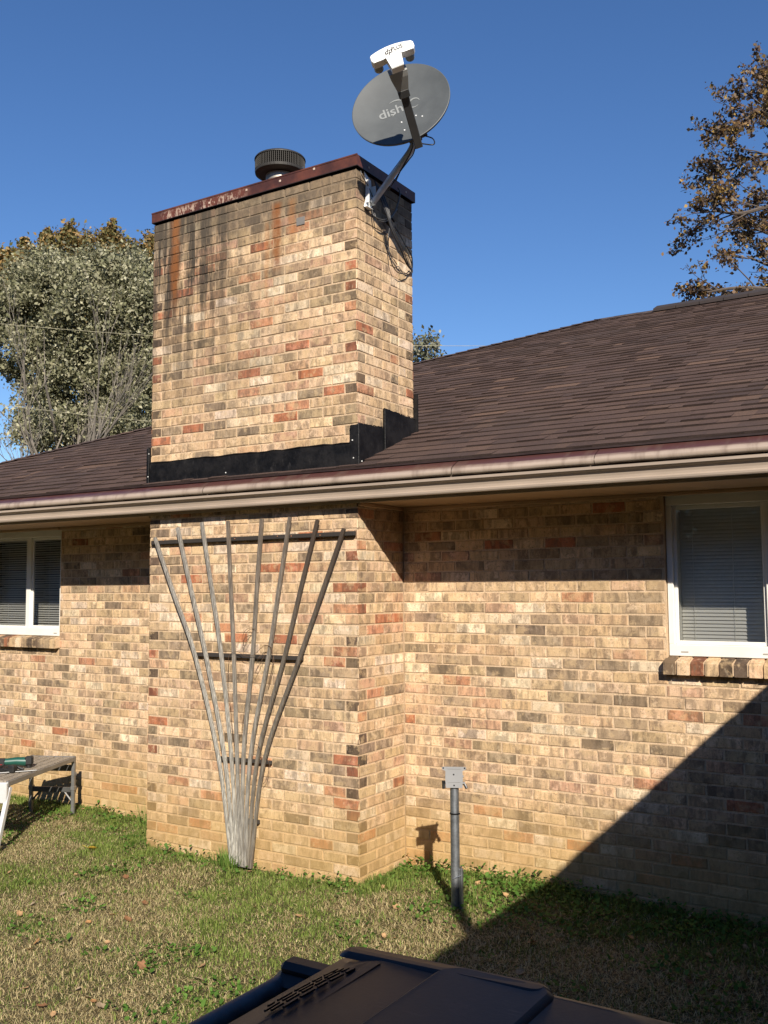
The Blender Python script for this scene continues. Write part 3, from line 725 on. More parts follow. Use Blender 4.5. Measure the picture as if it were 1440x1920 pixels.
GEN = {'tan': 'dry tan leaf curled among the grass blades of the lawn', 'brown': 'dark brown dead leaf lying in the grass', 'pale': 'pale bleached dead leaf lying on the lawn', 'orange': 'orange-brown leaf lying in the lawn grass', 'green': 'broad green leaf lying flat in the lawn'}
leaf('yellow', *g_on(170, 1592), 1.15, 'bright yellow leaf on the grass between platform and chimney', None)
leaf('pale', *g_on(190, 1882), 1.0, 'large white-backed leaf near the bottom left of the lawn', None)
leaf('pale', *g_on(370, 1829), .8, 'pale leaf on the sunny grass left of the black bin handle', None)
for (u, v, k_) in ((232, 1555, 'tan'), (88, 1592, 'tan'), (190, 1512, 'tan'), (115, 1672, 'pale'), (60, 1690, 'pale'), (38, 1712, 'tan'), (210, 1712, 'orange'), (168, 1728, 'orange'),
        (215, 1741, 'pale'), (310, 1767, 'pale'), (200, 1768, 'tan'), (270, 1687, 'brown'), (145, 1640, 'tan'), (240, 1723, 'brown'), (58, 1782, 'tan'), (70, 1770, 'orange'), (45, 1850, 'tan'),
        (85, 1880, 'brown'), (100, 1893, 'tan'), (165, 1865, 'brown'), (172, 1870, 'orange'), (270, 1810, 'brown'), (380, 1806, 'tan'), (355, 1846, 'orange'), (326, 1844, 'tan'), (715, 1668, 'tan'),
        (745, 1650, 'pale'), (900, 1664, 'tan'), (910, 1673, 'tan'), (742, 1708, 'tan'), (950, 1688, 'tan'), (722, 1757, 'tan'), (740, 1760, 'tan'), (310, 1592, 'pale'), (372, 1600, 'pale'), (468, 1628, 'tan'),
        (1312, 1694, 'pale'), (1000, 1770, 'tan'), (1120, 1720, 'tan'), (1235, 1745, 'brown'), (1180, 1760, 'tan'), (1050, 1735, 'brown'), (1330, 1800, 'tan'), (1400, 1780, 'tan'), (1415, 1886, 'pale'), (975, 1828, 'tan'),
        (480, 1700, 'brown'), (560, 1720, 'tan'), (420, 1670, 'tan'), (145, 1850, 'pale'), (20, 1640, 'tan'), (620, 1690, 'tan'), (240, 1640, 'brown'), (1290, 1850, 'brown')):
    x, y = g_on(u+random.uniform(-3, 3), v)
    if y > .45 and not (-CW < x < 0): y = .45
    leaf(k_, x, y, random.uniform(.38, .74), GEN[k_])['k'] = k_

def zone(x, y):
    if y < -3.0: return 'in the foreground lawn'
    if x > 1.12: return 'in the big shadow on the right'
    if x > .15: return 'near the metal post'
    if x > -1.0: return 'between the trellis foot and the bin'
    if y > -.75: return 'near the work platform and chimney foot'
    return 'on the open lawn at lower left'
_z = {}
for o in COL.objects:
    if 'k' in o.keys(): _z.setdefault((o['k'], zone(o.location.x, o.location.y)), []).append(o)
LN_ = {'tan': 'dry tan leaf', 'brown': 'dark brown dead leaf', 'pale': 'pale bleached leaf', 'orange': 'orange-brown leaf', 'green': 'green leaf'}
ORD = ['nearest', 'second nearest', 'third nearest', 'fourth nearest', 'fifth nearest', 'sixth nearest', 'seventh nearest', 'eighth nearest', 'ninth nearest', 'tenth nearest', 'eleventh nearest', 'twelfth nearest', 'thirteenth nearest']
for (k_, z_), L_ in _z.items():
    L_.sort(key=lambda o: -o.location.y)
    for i, o in enumerate(L_):
        o['label'] = LN_[k_]+' '+z_+('' if len(L_) == 1 else ', '+ORD[min(i, 12)]+' the house'); del o['k']

# ------------------------------------------------------------------ trellis
tr = tag(empty('fan_trellis', (-.95, -.05, -.05)), 'weathered grey wooden fan trellis with eight slats leaning on the chimney', 'trellis')
IT = Matrix.Translation((.95, .05, .05))
def pl(u, v, y):
    d = Fw+Rt*((u-720)/CF)-Up*((v-960)/CF); t = (y-CP.y)/d.y; return CP+d*t
SL_ = [((290.5, 1008.6), (365.6, 1228), (410, 1421), (434, 1604)), ((332.9, 989.4), (386, 1228), (421.5, 1421), (440, 1607)), ((378.3, 979.7), (415, 1228), (434, 1421), (445, 1609)),
       ((427.3, 977), (438.5, 1229), (444.6, 1421), (450, 1610)), ((490.9, 973.2), (473.5, 1230), (456.2, 1421), (455, 1611)), ((543.7, 969.3), (503.5, 1231), (469, 1422), (459.5, 1612)),
       ((595.7, 974.7), (533.4, 1232), (482.5, 1423), (464.5, 1613)), ((645, 991.3), (562, 1233), (495.5, 1425), (469.5, 1614))]
def wood(name, lo, hi, knots=True):
    m = N(name); p = m.obj(); f = m.noise(m.scalev(p, (1, 1, .06)), 130, 5, .7); g = m.noise(m.scalev(p, (1, 1, .3)), 9, 4); sep = m.n('SeparateXYZ'); m.l(m.geo(), sep.inputs[0])
    gr_ = m.step(m.math('ADD', sep.outputs[2], m.math('MULTIPLY', g, .8)), .5, 3.0)
    c = m.mix(gr_, c4(*hi), c4(*lo)); c = m.mix(m.step(f, .42, .62), m.mix(.6, c, c4(.04, .032, .025)), c); c = m.mix(m.math('MULTIPLY', m.step(g, .6, .72), .5), c, c4(.09, .06, .04))
    m.base(c, .75, 0, .3); m.bump(f, .5, .003); return m.m
WM = [wood('grey_slat_a', (.27, .25, .22), (.46, .44, .38)), wood('grey_slat_b', (.16, .125, .095), (.33, .31, .265)), wood('dark_slat', (.050, .032, .022), (.22, .195, .155)), wood('black_rail', (.03, .026, .024), (.035, .032, .03))]
ws = [.0125, .0135, .0125, .013, .0135, .0125, .0125, .0125]
for i, pts in enumerate(SL_):
    yy = [-.045, -.045, -.050, -.060]; P = [IT @ pl(u, v+(14 if k == 3 else 0), yy[k]-.0012*(i % 3)-((.018*(i % 2)+.003*i*.5) if k == 3 else (.004*(i % 2) if k == 2 else 0))) for k, (u, v) in enumerate(pts)]
    P = [P[0]]+[P[0].lerp(P[1], .5)+Vector((random.uniform(-.003, .003), 0, 0))]+P[1:]
    C = spline(P, 5); m_ = MB(); w, dpt = ws[i], .010; vs = []
    for k, c in enumerate(C):
        tg = (C[min(k+1, len(C)-1)]-C[max(k-1, 0)]).normalized(); sx = Vector((-tg.z, 0, tg.x)).normalized() if tg.z < 0 else Vector((tg.z, 0, -tg.x)).normalized()
        ny_ = tg.cross(sx).normalized(); ww = w*random.uniform(.96, 1.04)*(1-.22*max(0, (k/(len(C)-1)-.55)/.45)); b_ = .0025
        for a, b in ((-ww, -dpt+b_), (-ww+b_, -dpt), (ww-b_, -dpt), (ww, -dpt+b_), (ww, dpt-b_), (ww-b_, dpt), (-ww+b_, dpt), (-ww, dpt-b_)): vs.append(c+sx*a+ny_*b)
    n = len(C); m_.add(vs, [(k*8+j, k*8+(j+1) % 8, (k+1)*8+(j+1) % 8, (k+1)*8+j) for k in range(n-1) for j in range(8)]+[tuple(range(8)), tuple(range(8*n-8, 8*n))])
    m_.build('slat', WM[0 if i < 3 else (1 if i < 6 else 2)], tr)
for (a, b, w) in (((285, 1018), (666, 1000), .0145), ((364, 1226.5), (568, 1234.5), .014), ((409, 1421), (509, 1430), .012), ((430, 1533), (486, 1541.5), .012)):
    A, B = pl(*a, -.020), pl(*b, -.020); d = (B-A).normalized(); m_ = MB()
    Mx = frame((A+B)/2+Vector((.95, .05, .05)), d, (0, 1, 0), d.cross(Vector((0, 1, 0)))); L2 = (B-A).length/2
    m_.box(-L2, L2, -.0115, .0115, -w, w, M=Mx, b=.003); m_.build('rail', WM[3], tr)
m_ = MB()
for (a, b) in ((306, 1013.5), (440, 1010), (546, 1005), (600, 1003.5), (520, 1005.5)):
    q = IT @ pl(a, b, -.0335); m_.box(q.x-.004, q.x+.004, q.y-.002, q.y+.002, q.z-.004, q.z+.004, b=.001)
m_.build('nail_head', simple('rusty_nail', (.25, .12, .06), .6), tr)
# dried vine tangled in the trellis
m_ = MB()
for pts in (((455, 1215), (462, 1186), (475, 1180), (468, 1195), (458, 1212), (456, 1190), (466, 1178), (480, 1179)), ((490, 1216), (496, 1210), (508, 1214), (512, 1232), (509, 1260), (503, 1285), (508, 1262), (514, 1240), (505, 1212), (495, 1212)),
            ((428, 1250), (430, 1228), (445, 1222), (460, 1230), (476, 1228), (490, 1214)), ((428, 1250), (427, 1290), (432, 1320), (434, 1350), (440, 1400)), ((503, 1425), (505, 1440), (499, 1462), (493, 1470)), ((453, 1370), (457, 1340), (463, 1300), (466, 1260)), ((480, 1395), (488, 1405), (491, 1425), (487, 1448)),
            ((478, 1262), (490, 1240), (497, 1226), (486, 1232), (480, 1246))):
    m_.tube(spline([pl(u, v, -.066+random.uniform(-.012, .02)) for u, v in pts], 6), .0016, 5)
tag(m_.build('dried_vine', simple('dried_vine', (.10, .06, .035), .8)), 'thin dry brown vine tangled in the middle of the trellis', 'vine')

# ------------------------------------------------------------------ metal post with bracket
PX, PY = .727, -.100
po = tag(empty('metal_post', (PX, PY, -.05)), 'short galvanised pipe post with a grey bracket on top beside the chimney', 'post')
def galv(name, c, rough=.5, metal=.85):
    m = N(name); p = m.obj(); f = m.noise(p, 26, 4, .7); g = m.noise(m.scalev(p, (1, 1, .1)), 40, 3); c_ = m.mix(m.step(f, .3, .7), c4(*[v*.6 for v in c]), c4(*c)); c_ = m.mix(m.math('MULTIPLY', m.step(g, .55, .7), .4), c_, c4(.10, .09, .085))
    m.base(c_, rough, metal, .5); return m.m
M_galv = galv('galvanised_pipe', (.34, .36, .38)); M_lbox = simple('grey_enamel', (.25, .25, .25), .55, var=.05)
m_ = MB(); m_.tube([(0, 0, -.1), (.0, 0, .40), (.0, 0, .715)], [.0262, .0260, .0255], 28, True); m_.build('pipe', M_galv, po, smooth=True, angle=40)
m_ = MB(); m_.lathe([(.0262, .545), (.0285, .546), (.0285, .553), (.0262, .554)], 28); m_.tube([(.028, .0, .549), (.035, .002, .551)], .003, 6); m_.build('strap', M_flash, po)
rot = Matrix.Rotation(.45, 4, 'Z')
m_ = MB()
Q = [(-.047, 0), (.047, 0), (.050, .045), (.049, .094), (.068, .104), (.070, .115), (.058, .118), (-.058, .118), (-.070, .115), (-.068, .104), (-.049, .094), (-.050, .045)]
y0, y1 = -.038, -.033
vs = [rot @ Vector((x, y0, .700+z)) for x, z in Q]+[rot @ Vector((x, y1, .700+z)) for x, z in Q]; n = len(Q)
m_.add(vs, [tuple(range(n)), tuple(range(n, 2*n))[::-1]]+[(i, (i+1) % n, n+(i+1) % n, n+i) for i in range(n)])
m_.box(-.046, -.042, -.033, .035, .705, .79, M=rot, b=.001); m_.box(.042, .046, -.033, .035, .705, .79, M=rot, b=.001)
m_.box(-.040, .040, -.0405, -.038, .806, .811, M=rot, b=.001); m_.box(-.036, .036, -.0405, -.038, .732, .736, M=rot, b=.001)
m_.build('bracket', M_lbox, po)
m_ = MB()
for x, z in ((-.002, .775), (.0, .714)): m_.box(x-.004, x+.004, -.0395, -.0383, z-.004, z+.004, M=rot, b=.001)
for x in (-.061, .061): m_.box(x-.004, x+.004, -.0395, -.0383, .807, .815, M=rot, b=.001)
m_.build('bolt_hole', M_flash, po)
m_ = MB(); m_.tube([rot @ Vector((-.062, -.01, .735)), rot @ Vector((-.060, -.012, .690))], [.010, .010], 12); m_.tube([rot @ Vector((-.062, -.01, .722)), rot @ Vector((-.042, -.01, .722))], .006, 8)
m_.tube([rot @ Vector((.042, -.01, .722)), rot @ Vector((.062, -.010, .722))], .009, 10); m_.tube([rot @ Vector((.060, -.012, .716)), rot @ Vector((.072, -.02, .694))], .009, 10)
m_.tube([rot @ Vector((-.046, -.01, .760)), rot @ Vector((-.052, -.01, .760))], .006, 8); m_.tube([rot @ Vector((.046, -.01, .760)), rot @ Vector((.054, -.01, .760))], .006, 8)
m_.build('clamp_bolt', simple('dark_bolt', (.10, .10, .10), .35, .8, var=.5, scale=50), po)
m_ = MB(); m_.box(.026, .046, -.010, .012, -.05, .245, b=.003); m_.box(.040, .046, -.014, -.010, -.05, .265, b=.001); m_.tube([(-.0, -.030, .19), (.03, -.020, .205), (.05, -.012, .215)], .003, 6); m_.build('ground_stake', M_galv, po)

# ------------------------------------------------------------------ satellite dish
DC = pl(750.5, 194, 0.035)
dv = (DC-CP).normalized(); R2 = (Rt-dv*Rt.dot(dv)).normalized(); U2 = R2.cross(dv)
if U2.z < 0: U2 = -U2
phi = R(47.4); nd = (math.cos(phi)*-dv+math.sin(phi)*(-.39*R2+.92*U2)).normalized()
e1 = (.92*R2+.39*U2); e1 = (e1-nd*e1.dot(nd)).normalized(); e2 = nd.cross(e1).normalized()      # e2: up in the dish plane
DM = frame(DC, e1, e2, nd)
dish = tag(empty('satellite_dish', (0.0, .13, 4.30)), 'grey satellite dish on a bent mast bolted to the chimney side', 'satellite dish')
TD = Matrix.Translation((-0.0, -.13, -4.30)); DL = TD @ DM
def dm(a, b, c): return TD @ DM @ Vector((a, b, c))
M_dish = simple('dish_grey', (.072, .079, .080), .55, var=.10, scale=6); M_dkdish = simple('dish_arm_grey', (.060, .060, .060), .5, var=.1)
RA = .325; m_ = MB(); n = 72; rings = 14
vs = [(0, 0, -.045)]
for r_ in range(1, rings+1):
    q = r_/rings
    for k in range(n):
        a = 2*math.pi*k/n; vs.append((RA*q*math.cos(a), RA*q*math.sin(a)*1.0, -.045*(1-q*q)))
nf = len(vs)
for k in range(n): a = 2*math.pi*k/n; vs.append(((RA+.004)*math.cos(a), (RA+.004)*math.sin(a), -.002))
for k in range(n): a = 2*math.pi*k/n; vs.append(((RA+.002)*math.cos(a), (RA+.002)*math.sin(a), -.016))
for k in range(n): a = 2*math.pi*k/n; vs.append(((RA-.012)*math.cos(a), (RA-.012)*math.sin(a), -.016))
for k in range(n): a = 2*math.pi*k/n; vs.append(((RA*.5)*math.cos(a), (RA*.5)*math.sin(a), -.046))
vs.append((0, 0, -.055))
fs = [(0, 1+k, 1+(k+1) % n) for k in range(n)]+[(1+r_*n+k, 1+r_*n+(k+1) % n, 1+(r_+1)*n+(k+1) % n, 1+(r_+1)*n+k) for r_ in range(rings-1) for k in range(n)]
last = 1+(rings-1)*n
for a, b in ((last, nf), (nf, nf+n), (nf+n, nf+2*n), (nf+2*n, nf+3*n)): fs += [(a+k, a+(k+1) % n, b+(k+1) % n, b+k) for k in range(n)]
fs += [(nf+3*n+(k+1) % n, nf+3*n+k, nf+4*n) for k in range(n)]
m_.add([DL @ Vector(p) for p in vs], fs); refl = m_.build('reflector', M_dish, dish, smooth=True, angle=35)
def dz(x, y): return -.045*(1-(x*x+y*y)/(RA*RA))
def text_mesh(s, size, place, name, mat, parent, ext=.0, font_shear=0, space=1, offset=0.0):
    cu = bpy.data.curves.new('t', 'FONT'); cu.body = s; cu.size = size; cu.extrude = ext; cu.align_x = 'CENTER'; cu.align_y = 'CENTER'; cu.shear = font_shear; cu.space_character = space; cu.offset = offset
    ob = bpy.data.objects.new('t', cu); COL.objects.link(ob); bpy.context.view_layer.update()
    me = bpy.data.meshes.new_from_object(ob.evaluated_get(bpy.context.evaluated_depsgraph_get())); bpy.data.objects.remove(ob)
    for v in me.vertices: v.co = place(v.co)
    me.materials.clear(); me.materials.append(mat); me.name = name
    o_ = bpy.data.objects.new(name, me); COL.objects.link(o_); o_.parent = parent; return o_
M_logo = simple('dish_logo', (.21, .22, .215), .6, var=.05)
# lettering: local dish coordinates of the word, baseline parallel to the long axis
def logo(p): x, y = p.x-.075, p.y+.008; return dm(x, y, dz(x, y)+.0020)
text_mesh('dish', .105, logo, 'logo_text', M_logo, refl, space=1.0, offset=.0014)
m_ = MB()
def arc(cx, cy, r, a0, a1, w0, w1, n=18):
    vs = []
    for k in range(n+1):
        t = k/n; a = R(a0+(a1-a0)*t); w = w0+(w1-w0)*math.sin(math.pi*t)
        for s in (-1, 1): x, y = cx+(r+s*w)*math.cos(a), cy+(r+s*w)*math.sin(a); vs.append(dm(x, y, dz(x, y)+.0022))
    m_.add(vs, [(2*k, 2*k+1, 2*k+3, 2*k+2) for k in range(n)])
arc(-.035, .015, .072, 120, 15, .0006, .0045); arc(.085, -.002, .036, 0, 300, .002, .0065, 28)
for q in range(3): arc(-.088, -.005, .012+.010*q, -70, -20, .0012, .002, 8)
m_.build('logo_swoosh', M_logo, refl)
m_ = MB()
for a, b in ((-.035, -.115), (.035, -.20), (.065, -.115), (-.035, -.20), (.10, -.15)):
    m_.lathe([(0, .0035), (.0045, .003), (.006, 0)], 10, DL @ Matrix.Translation((a, b, dz(a, b))))
m_.build('rivet', simple('rivet', (.75, .75, .72), .3, .2), refl)
# arm
A0, A1 = Vector((.012, -.365, -.03)), Vector((.012, -.365, -.03)).lerp(Vector((.067, -.17, .602)), .565)
ad = (A1-A0).normalized(); ax = Vector((1, 0, 0)); ax = (ax-ad*ax.dot(ad)).normalized(); ay = ad.cross(ax)
AM = DL @ frame(A0, ax, ay, ad); LA = (A1-A0).length
m_ = MB(); m_.box(-.025, .025, -.020, .020, -.01, LA, M=AM, b=.003); arm = m_.build('feed_arm', M_dkdish, dish)
m_ = MB()    # plastic yoke widening to the feed
sec = [(0.0, .031, .032), (.035, .034, .036), (.115, .052, .046), (.150, .056, .046)]
vs = []
for t, a, b in sec:
    for sx, sy in ((-1, -1), (1, -1), (1, 1), (-1, 1)): vs.append(AM @ Vector((sx*a, sy*b*.8, LA-.03+t)))
fs = [(0, 1, 2, 3), tuple(range(12, 16))]+[(k*4+j, k*4+(j+1) % 4, (k+1)*4+(j+1) % 4, (k+1)*4+j) for k in range(3) for j in range(4)]
m_.add(vs, fs); m_.build('yoke', simple('yoke_grey', (.34, .34, .32), .5, var=.08), dish)
m_ = MB(); m_.box(-.034, .034, -.030, .030, LA-.045, LA+.004, M=AM, b=.003); m_.build('yoke_collar', M_dkdish, dish)
# LNB: white bar seen from its outer side, three feeds at the back
LC = A0+ad*(LA+.212)
lz = (Vector((0, -.06, .01))-LC).normalized()*-1      # outward, away from the dish
lx = Vector((1, 0, 0)); lx = (lx-lz*lx.dot(lz)).normalized(); ly = lz.cross(lx)
LMx = DL @ frame(LC, lx, ly, lz) @ Matrix.Diagonal((.93, 1.0, .93, 1))
M_lnb = simple('lnb_white', (.80, .80, .77), .35, var=.03)
def rbox(m_, outline, z0, z1, M, bev=.006):
    n = len(outline); cx = sum(p[0] for p in outline)/n; cy = sum(p[1] for p in outline)/n
    def ins(p, d): v = Vector((p[0]-cx, p[1]-cy)); L = v.length; v = v*(1-d/L); return (cx+v.x, cy+v.y)
    L = [(outline, z0, bev), (outline, z0+bev, 0), (outline, z1-bev, 0), (outline, z1, bev)]; vs = []
    for ol, z, d in L: vs += [M @ Vector((*ins(p, d), z)) for p in ol]
    m_.add(vs, [tuple(range(n))[::-1], tuple(range(3*n, 4*n))]+[(k*n+j, k*n+(j+1) % n, (k+1)*n+(j+1) % n, (k+1)*n+j) for k in range(3) for j in range(n)])
bar = []
for a in np.linspace(0, 1, 9): bar.append((.135-.27*a, .050-.020*(2*a-1)**2))
bar += [(-.143, .020), (-.143, -.010), (-.132, -.026), (-.075, -.026), (-.052, -.022), (-.046, -.060), (-.040, -.100), (.040, -.100), (.046, -.060), (.052, -.022), (.075, -.026), (.132, -.026), (.143, -.010), (.143, .020)]
m_ = MB(); n = len(bar)
for z0, z1, nm in ((-.03, .028, 0),):
    vs = [LMx @ Vector((x, y, z0)) for x, y in bar]+[LMx @ Vector((x, y, z1-.005)) for x, y in bar]+[LMx @ Vector((x*.97, y*.95, z1)) for x, y in bar]
    m_.add(vs, [tuple(range(n)), tuple(range(2*n, 3*n))]+[(k*n+j, k*n+(j+1) % n, (k+1)*n+(j+1) % n, (k+1)*n+j) for k in range(2) for j in range(n)])
lnb = m_.build('lnb', M_lnb, dish)
text_mesh('dp', .050, lambda p: LMx @ Vector((p.x-.026, p.y+.012, .0292)), 'dp_text', M_flash, lnb, offset=.0006, font_shear=.3)
text_mesh('PLUS', .034, lambda p: LMx @ Vector((p.x+.034, p.y+.016, .0292)), 'plus_text', M_flash, lnb, offset=.0006)
m_ = MB()
for a, b, c, d in ((-.004, .074, .034, .0355), (-.004, .074, .0, .0015), (.0725, .074, .0015, .034)): m_.box(a, b, c, d, .0285, .0291, M=LMx)
m_.tube([LMx @ Vector((-.020+.020*math.cos(t), .010+.008*math.sin(t), .029)) for t in np.linspace(.3, 5.2, 16)], .0009, 4)
m_.build('label_outline', M_flash, lnb)
m_ = MB()
for x in (-.105, 0, .105):
    Q_ = LMx @ Matrix.Translation((x, -.004, 0)); m_.lathe([(.020, -.028), (.022, -.04), (.029, -.05), (.030, -.078), (.026, -.082), (0, -.083)], 24, Q_)
m_.build('feed_horn', simple('feed_horn', (.30, .30, .28), .4), lnb, smooth=True, angle=40)
# mast, mount
M_pole = simple('mast_grey', (.55, .58, .61), .35, .3, var=.12, scale=10)
mp = spline([pl(699, 380, .145), pl(712, 362, .14), pl(738, 326, .13), pl(762, 294, .12), pl(771, 280, .115), pl(776, 266, .11), pl(776.5, 250, .11), pl(775, 225, .11)], 6)
mp = [Vector(p)+Vector((-.0, -.13, -4.30)) for p in mp]
m_ = MB(); m_.tube(mp, .0215, 20); m_.build('mast', M_pole, dish, smooth=True, angle=40)
# back bracket joining mast and reflector
m_ = MB(); bk = DL @ Matrix.Translation((.03, -.16, -.07)); m_.box(-.06, .06, -.09, .09, -.035, .015, M=bk, b=.004)
m_.tube([TD @ pl(776.5, 256, .11), TD @ pl(775, 220, .11)], .031, 16); m_.box(-.02, .02, -.02, .02, -.12, -.03, M=bk, b=.004)
m_.tube([dm(.012, -.34, -.035), dm(.02, -.22, -.07)], .018, 8)
m_.build('mount_clamp', M_dkdish, dish)
m_ = MB(); pz = Matrix.Translation((.004, -.13+.125, 0))
Q = [(-.05, -.0), (-.030, .045), (-.026, .17), (-.048, .235), (.035, .20), (.045, .12), (.045, .02), (.0, -.01)]
n = len(Q); vs = [(.002, y, z) for y, z in Q]+[(.006, y, z) for y, z in Q]
m_.add([pz @ Vector(p) for p in vs], [tuple(range(n)), tuple(range(n, 2*n))[::-1]]+[(i, (i+1) % n, n+(i+1) % n, n+i) for i in range(n)])
m_.box(.006, .034, -.032, -.028, .03, .185, M=pz, b=.001); m_.box(.006, .040, .036, .040, .03, .16, M=pz, b=.001); m_.box(.006, .03, -.05, .02, -.006, -.002, M=pz, b=.001)
m_.tube([(.02, -.02, .075), (.02, .05, .075)], .006, 8)
m_.build('mount_plate', simple('mount_white', (.74, .75, .74), .4), dish)
# coax cables
M_cab = simple('black_cable', (.013, .013, .014), .35, var=.2, spec=.5); M_cabg = simple('grey_cable', (.07, .068, .064), .4, var=.2)
def cab(name, pts, r, mat, parent):
    m_ = MB(); m_.tube(spline([TD @ Vector(p) for p in pts], 8), r, 6); return m_.build(name, mat, parent, smooth=True)
def xs_(u, v, x): 
    d = Fw+Rt*((u-720)/CF)-Up*((v-960)/CF); t = (x-CP.x)/d.x; return tuple(CP+d*t)
for i in range(5):
    j = lambda s=3: random.uniform(-s, s)
    cab('cable', [xs_(702+i*2, 338+i*3, .03), xs_(712+i*2, 368, .07), xs_(722+i*2+j(1), 395, .10), xs_(729+i, 416, .11), xs_(737+j(2)+i*2, 440, .11), xs_(750+j(2)+i*2, 470, .09), xs_(762+j(1)+i, 495+i, .05), xs_(772, 508-i, .015)], .0035, M_cabg if i % 2 else M_cab, dish)
cab('cable', [xs_(697, 392, .02), xs_(702, 405, .05), xs_(718, 412, .06), xs_(735, 404, .06), xs_(745, 385, .05), xs_(750, 362, .04), xs_(746, 352, .03)], .0045, M_cabg, dish)
cab('cable', [xs_(699, 388, .02), xs_(708, 412, .05), xs_(728, 413, .06), xs_(745, 392, .05)], .004, M_cabg, dish)
cab('cable', [xs_(731, 420, .03), xs_(728, 455, .03), xs_(733, 490, .04), xs_(745, 510, .04), xs_(760, 513, .03), xs_(768, 508, .02)], .0035, M_cab, dish)
cab('cable', [xs_(762, 462, .02), xs_(771, 478, .02), xs_(773, 492, .015), xs_(773, 503, .01)], .005, M_cab, dish)
cab('cable', [xs_(676, 320, .02), xs_(680, 332, .03), xs_(690, 348, .03), xs_(700, 372, .02)], .003, M_cabg, dish)
cab('cable', [xs_(740, 425, .02), xs_(755, 450, .02), xs_(768, 482, .02), xs_(773, 505, .015), xs_(772, 512, .01), xs_(765, 508, .02)], .004, M_cabg, dish)
m_ = MB(); m_.tube([(0.03, .38-.13, .02), (.03, .42-.13, .0)], .006, 8); q = TD @ Vector(xs_(729, 417, .035)); m_.tube([q+Vector((0, -.02, .006)), q+Vector((0, .02, -.006))], .018, 10); m_.build('cable_tie', M_flash, dish)
cab('cable', [pl(742, 340, .12), pl(752, 318, .10), pl(768, 290, .08), pl(774, 272, .06), pl(770, 262, .03), pl(763, 256, .0), DM @ Vector((-.03, -.28, -.07))], .0045, M_cab, dish)
cab('cable', [tuple(DM @ Vector((.02, -.33, -.05))), tuple(DM @ Vector((.10, -.38, -.06))), tuple(DM @ Vector((.11, -.30, -.09))), tuple(DM @ Vector((.05, -.24, -.08)))], .004, M_cab, dish)
cab('cable', [pl(728, 358, .13), pl(748, 325, .10), pl(765, 302, .075), pl(775, 288, .05), pl(780, 268, .035), pl(781, 250, .03)], .004, M_cab, dish)

# ------------------------------------------------------------------ work platform with tools
Lx = Vector((.400, -.917, 0)); Wx = Vector((-.917, -.400, 0)); PO = Vector((-2.985, .300, -.045))
wp = tag(empty('work_platform', PO), 'folding aluminium work platform with a weathered plank deck by the wall', 'work platform')
def pm(l, w, z): return Lx*l+Wx*w+Vector((0, 0, z))
PM = Matrix(((Lx.x, Wx.x, 0, 0), (Lx.y, Wx.y, 0, 0), (0, 0, 1, 0), (0, 0, 0, 1)))
HD = .485; m_ = MB()
for i in range(5): m_.box(.0, .98, (.025+i*.068), (.025+i*.068+.055), HD-.018, HD-random.uniform(0, .003), M=PM, b=.003)
m_.build('deck', wood('deck_wood', (.30, .25, .19), (.40, .34, .26)), wp)
M_al = simple('dull_aluminium', (.27, .27, .26), .45, .7, var=.15); M_alw = simple('bright_aluminium', (.72, .73, .72), .35, .35, var=.06)
m_ = MB(); m_.box(-.01, 1.0, -.004, .016, HD-.040, HD-.004, M=PM, b=.004); m_.box(-.01, 1.0, .372, .392, HD-.040, HD-.004, M=PM, b=.004); m_.box(-.022, -.004, -.004, .392, HD-.05, HD, M=PM, b=.004); m_.build('side_rail', M_al, wp)
for w in (.0, .365): 
    m_ = MB(); m_.box(-.045, -.012, w, w+.028, .0, HD, M=PM, b=.005); m_.box(-.052, -.038, w-.004, w+.032, HD-.16, HD-.13, M=PM, b=.004); m_.box(-.055, -.01, w-.004, w+.032, .21, .245, M=PM, b=.004); m_.build('leg', M_al, wp)
m_ = MB(); m_.box(-.040, -.018, .03, .365, .195, .235, M=PM, b=.004); m_.box(-.036, -.014, .03, .365, HD-.12, HD-.07, M=PM, b=.003)
for w0, w1 in ((.03, .09), (.365, .30)): m_.tube([pm(-.028, w0, .13), pm(-.028, w1, .20)], .008, 6)
m_.build('cross_brace', simple('brace_dark', (.10, .10, .095), .5, .5), wp)
for w in (.0, .365):
    m_ = MB(); a, b = pm(.95, w+.014, HD-.05), pm(1.16, w+.014-.02, .0); d = (b-a); L = d.length; d.normalize()
    m_.box(-.014, .014, -.020, .020, 0, L, M=frame(a, Wx, d.cross(Wx), d), b=.004); m_.build('leg', M_alw, wp)
m_ = MB(); m_.box(1.075, 1.11, .02, .37, .13, .16, M=PM, b=.004); m_.box(.985, 1.02, .0, .392, HD-.155, HD-.01, M=PM, b=.006); m_.build('end_panel', M_alw, wp)
# tools
tt = tag(empty('power_tool', PO+pm(.50, .16, HD)), 'dark green and black handheld power tool lying on the plank deck', 'power tool')
Mg = simple('tool_green', (.012, .075, .055), .4, var=.1); Mk = simple('tool_black', (.014, .014, .014), .5, var=.2)
TM = Matrix.Rotation(math.atan2(Wx.y, Wx.x)+.35, 4, 'Z')
m_ = MB(); m_.tube([TM @ Vector(p) for p in ((-.02, 0, .045), (.05, 0, .05), (.12, 0, .048), (.24, 0, .045))], [.034, .031, .026, .029], 14); m_.build('body', Mg, tt, smooth=True, angle=50)
m_ = MB(); m_.box(-.07, -.01, -.032, .032, .02, .085, M=TM, b=.010); m_.box(.13, .20, -.029, .029, .018, .074, M=TM, b=.008); m_.box(.24, .30, -.035, .035, .01, .085, M=TM, b=.010); m_.lathe([(0, 0), (.022, 0), (.022, .02), (0, .02)], 14, TM @ Matrix.Translation((-.04, 0, .0))); m_.build('grip', Mk, tt)
